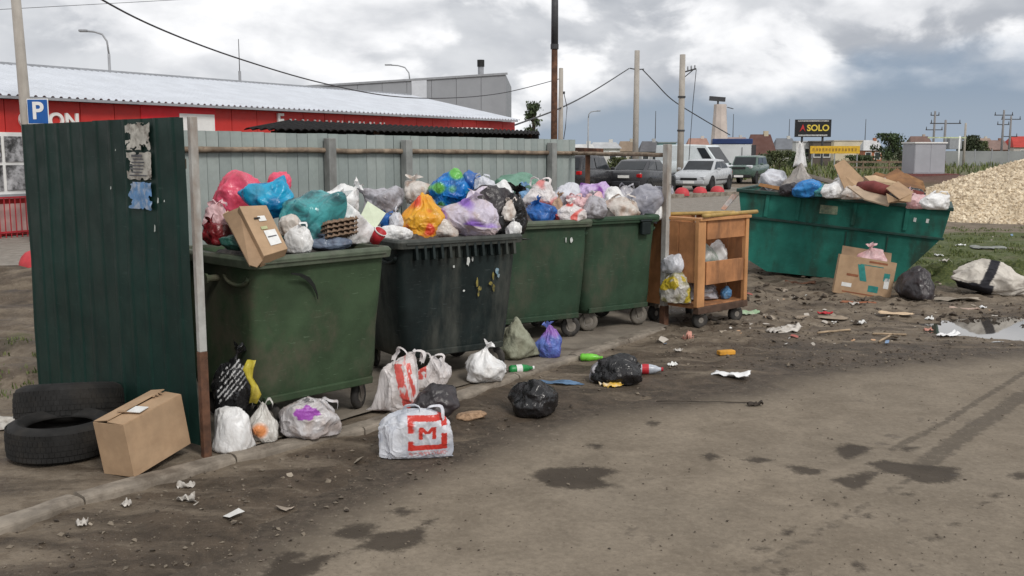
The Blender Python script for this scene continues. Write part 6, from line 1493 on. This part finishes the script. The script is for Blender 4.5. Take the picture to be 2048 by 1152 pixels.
# low grey fence in the distance
t = thing('field_fence', 'long grey panel fence across the far field', 'fence', gp(1900, 118), R(2)); fg = mat('field_fence_grey', (.26, .27, .27), .8, .12, .4)
for k in range(16): MB().box((k*2.0, 0, .85), (1.94, .05, 1.7)).build('panel', fg, t); MB().box((k*2.0-1.0, 0, .95), (.10, .10, 1.9)).build('post', trimg, t)
t = thing('plank_barrier', 'low wooden barrier across the field behind the skip', 'barrier', gp(1700, 74), R(-1))
for zz in (.55, .95): MB().bar((-1, 0, zz), (7, 0, zz), .06, .14).build('rail', tim, t)
for k in range(5): MB().cyl((k*1.9-.9, 0, -.05), (k*1.9-.9, 0, 1.05), .06, n=8).build('post', tim, t)

# ================================================================ TREES AND BUSHES
leafs = {}
def leafmat(c):
    if c not in leafs:
        b = NB('leaves_%d' % len(leafs)); isl = b.n.new('ShaderNodeNewGeometry').outputs['Random Per Island']; b.done(b.mix(isl, tuple(q*.55 for q in c), tuple(q*1.5 for q in c)), .7); leafs[c] = b.m
    return leafs[c]
def tree(lab, px, top, Y, w_px, c, n, sd, name='tree', low=.25, ls=.09):
    rnd = random.Random(sd); p = gp(px, Y); h_ = D(px, top, Y).z; w_ = w_px*Y/FPX/2; t = thing(name, lab, name.split('_')[-1], p, 0, 'trees and bushes of the waste ground'); bark = mat('bark', (.16, .13, .11), .9, .3, 5)
    mb = MB(); mb.cyl((0, 0, -.1), (.04*h_*rnd.uniform(-1, 1), 0, h_*.92), .022*h_+.01, .008, 8)
    cl_ = []
    for k in range(34):
        zz = h_*(low+(.95-low)*rnd.random()); a = rnd.random()*6.3; r = w_*rnd.uniform(.35, .95)*(1-.55*(zz/h_-low)/(1-low)); e = Vector((math.cos(a)*r, math.sin(a)*r, min(h_*.97, zz+r*.5))); mb.tube([(0, 0, zz*.85), (e.x*.5, e.y*.5, (zz+e.z)/2), e], [.010*h_, .007*h_, .003*h_], 5); cl_.append((e, w_*rnd.uniform(.22, .42)))
    cl_.append((Vector((0, 0, h_*.93)), w_*.25)); mb.build('trunk', bark, t, True); lf = MB()
    for _ in range(n):
        c0_, rr_ = rnd.choice(cl_); q = c0_+Vector((rnd.gauss(0, .5), rnd.gauss(0, .5), rnd.gauss(0, .5)))*rr_; q.z = max(.05, min(q.z, h_)); s_ = ls*rnd.uniform(.5, 1.3); m_ = Euler((rnd.random()*6, rnd.random()*6, rnd.random()*6)).to_matrix()
        lf.add([q+m_ @ Vector(k)*s_ for k in ((-1, 0, 0), (0, -.5, .1), (1, 0, 0), (0, .5, .1))], [(0, 1, 2, 3)])
    me = bpy.data.meshes.new('crown'); me.from_pydata(lf.v, [], lf.f); me.update(); o = bpy.data.objects.new('crown', me); COL.objects.link(o); me.materials.append(leafmat(c)); o.parent = t
tree('young pointed birch tree behind the shelter roof', 1068, 203, 45, 44, (.050, .075, .030), 1700, 3, 'birch_tree', .2, .085)
for i, (lab, px, tp, Y, w_, n) in enumerate((('dense green tree left of the grey cabinet', 1778, 268, 130, 66, 2200), ('green bushy tree between the twin pole and pale house', 1938, 272, 130, 50, 1800), ('low green bush before the cream house', 1560, 303, 85, 70, 900), ('small bush right of the white block house', 1600, 306, 80, 50, 600), ('round bush behind the silver sedan and tower', 1524, 310, 80, 44, 500), ('green bush behind the dark grey sedan', 1238, 316, 70, 50, 600), ('wide bush below the orange brick house', 1720, 312, 95, 70, 700), ('dark bush at the grey cabinet corner', 1800, 300, 78, 24, 300), ('thin young tree by the far right poles', 1965, 284, 150, 40, 900))):
    tree(lab, px, tp, Y, w_, ((.045, .07, .025), (.05, .065, .03), (.07, .085, .03))[i % 3], n, 20+i, 'bush' if 'bush' in lab and 'bushy' not in lab else 'green_tree', .12, .0011*Y+.05)
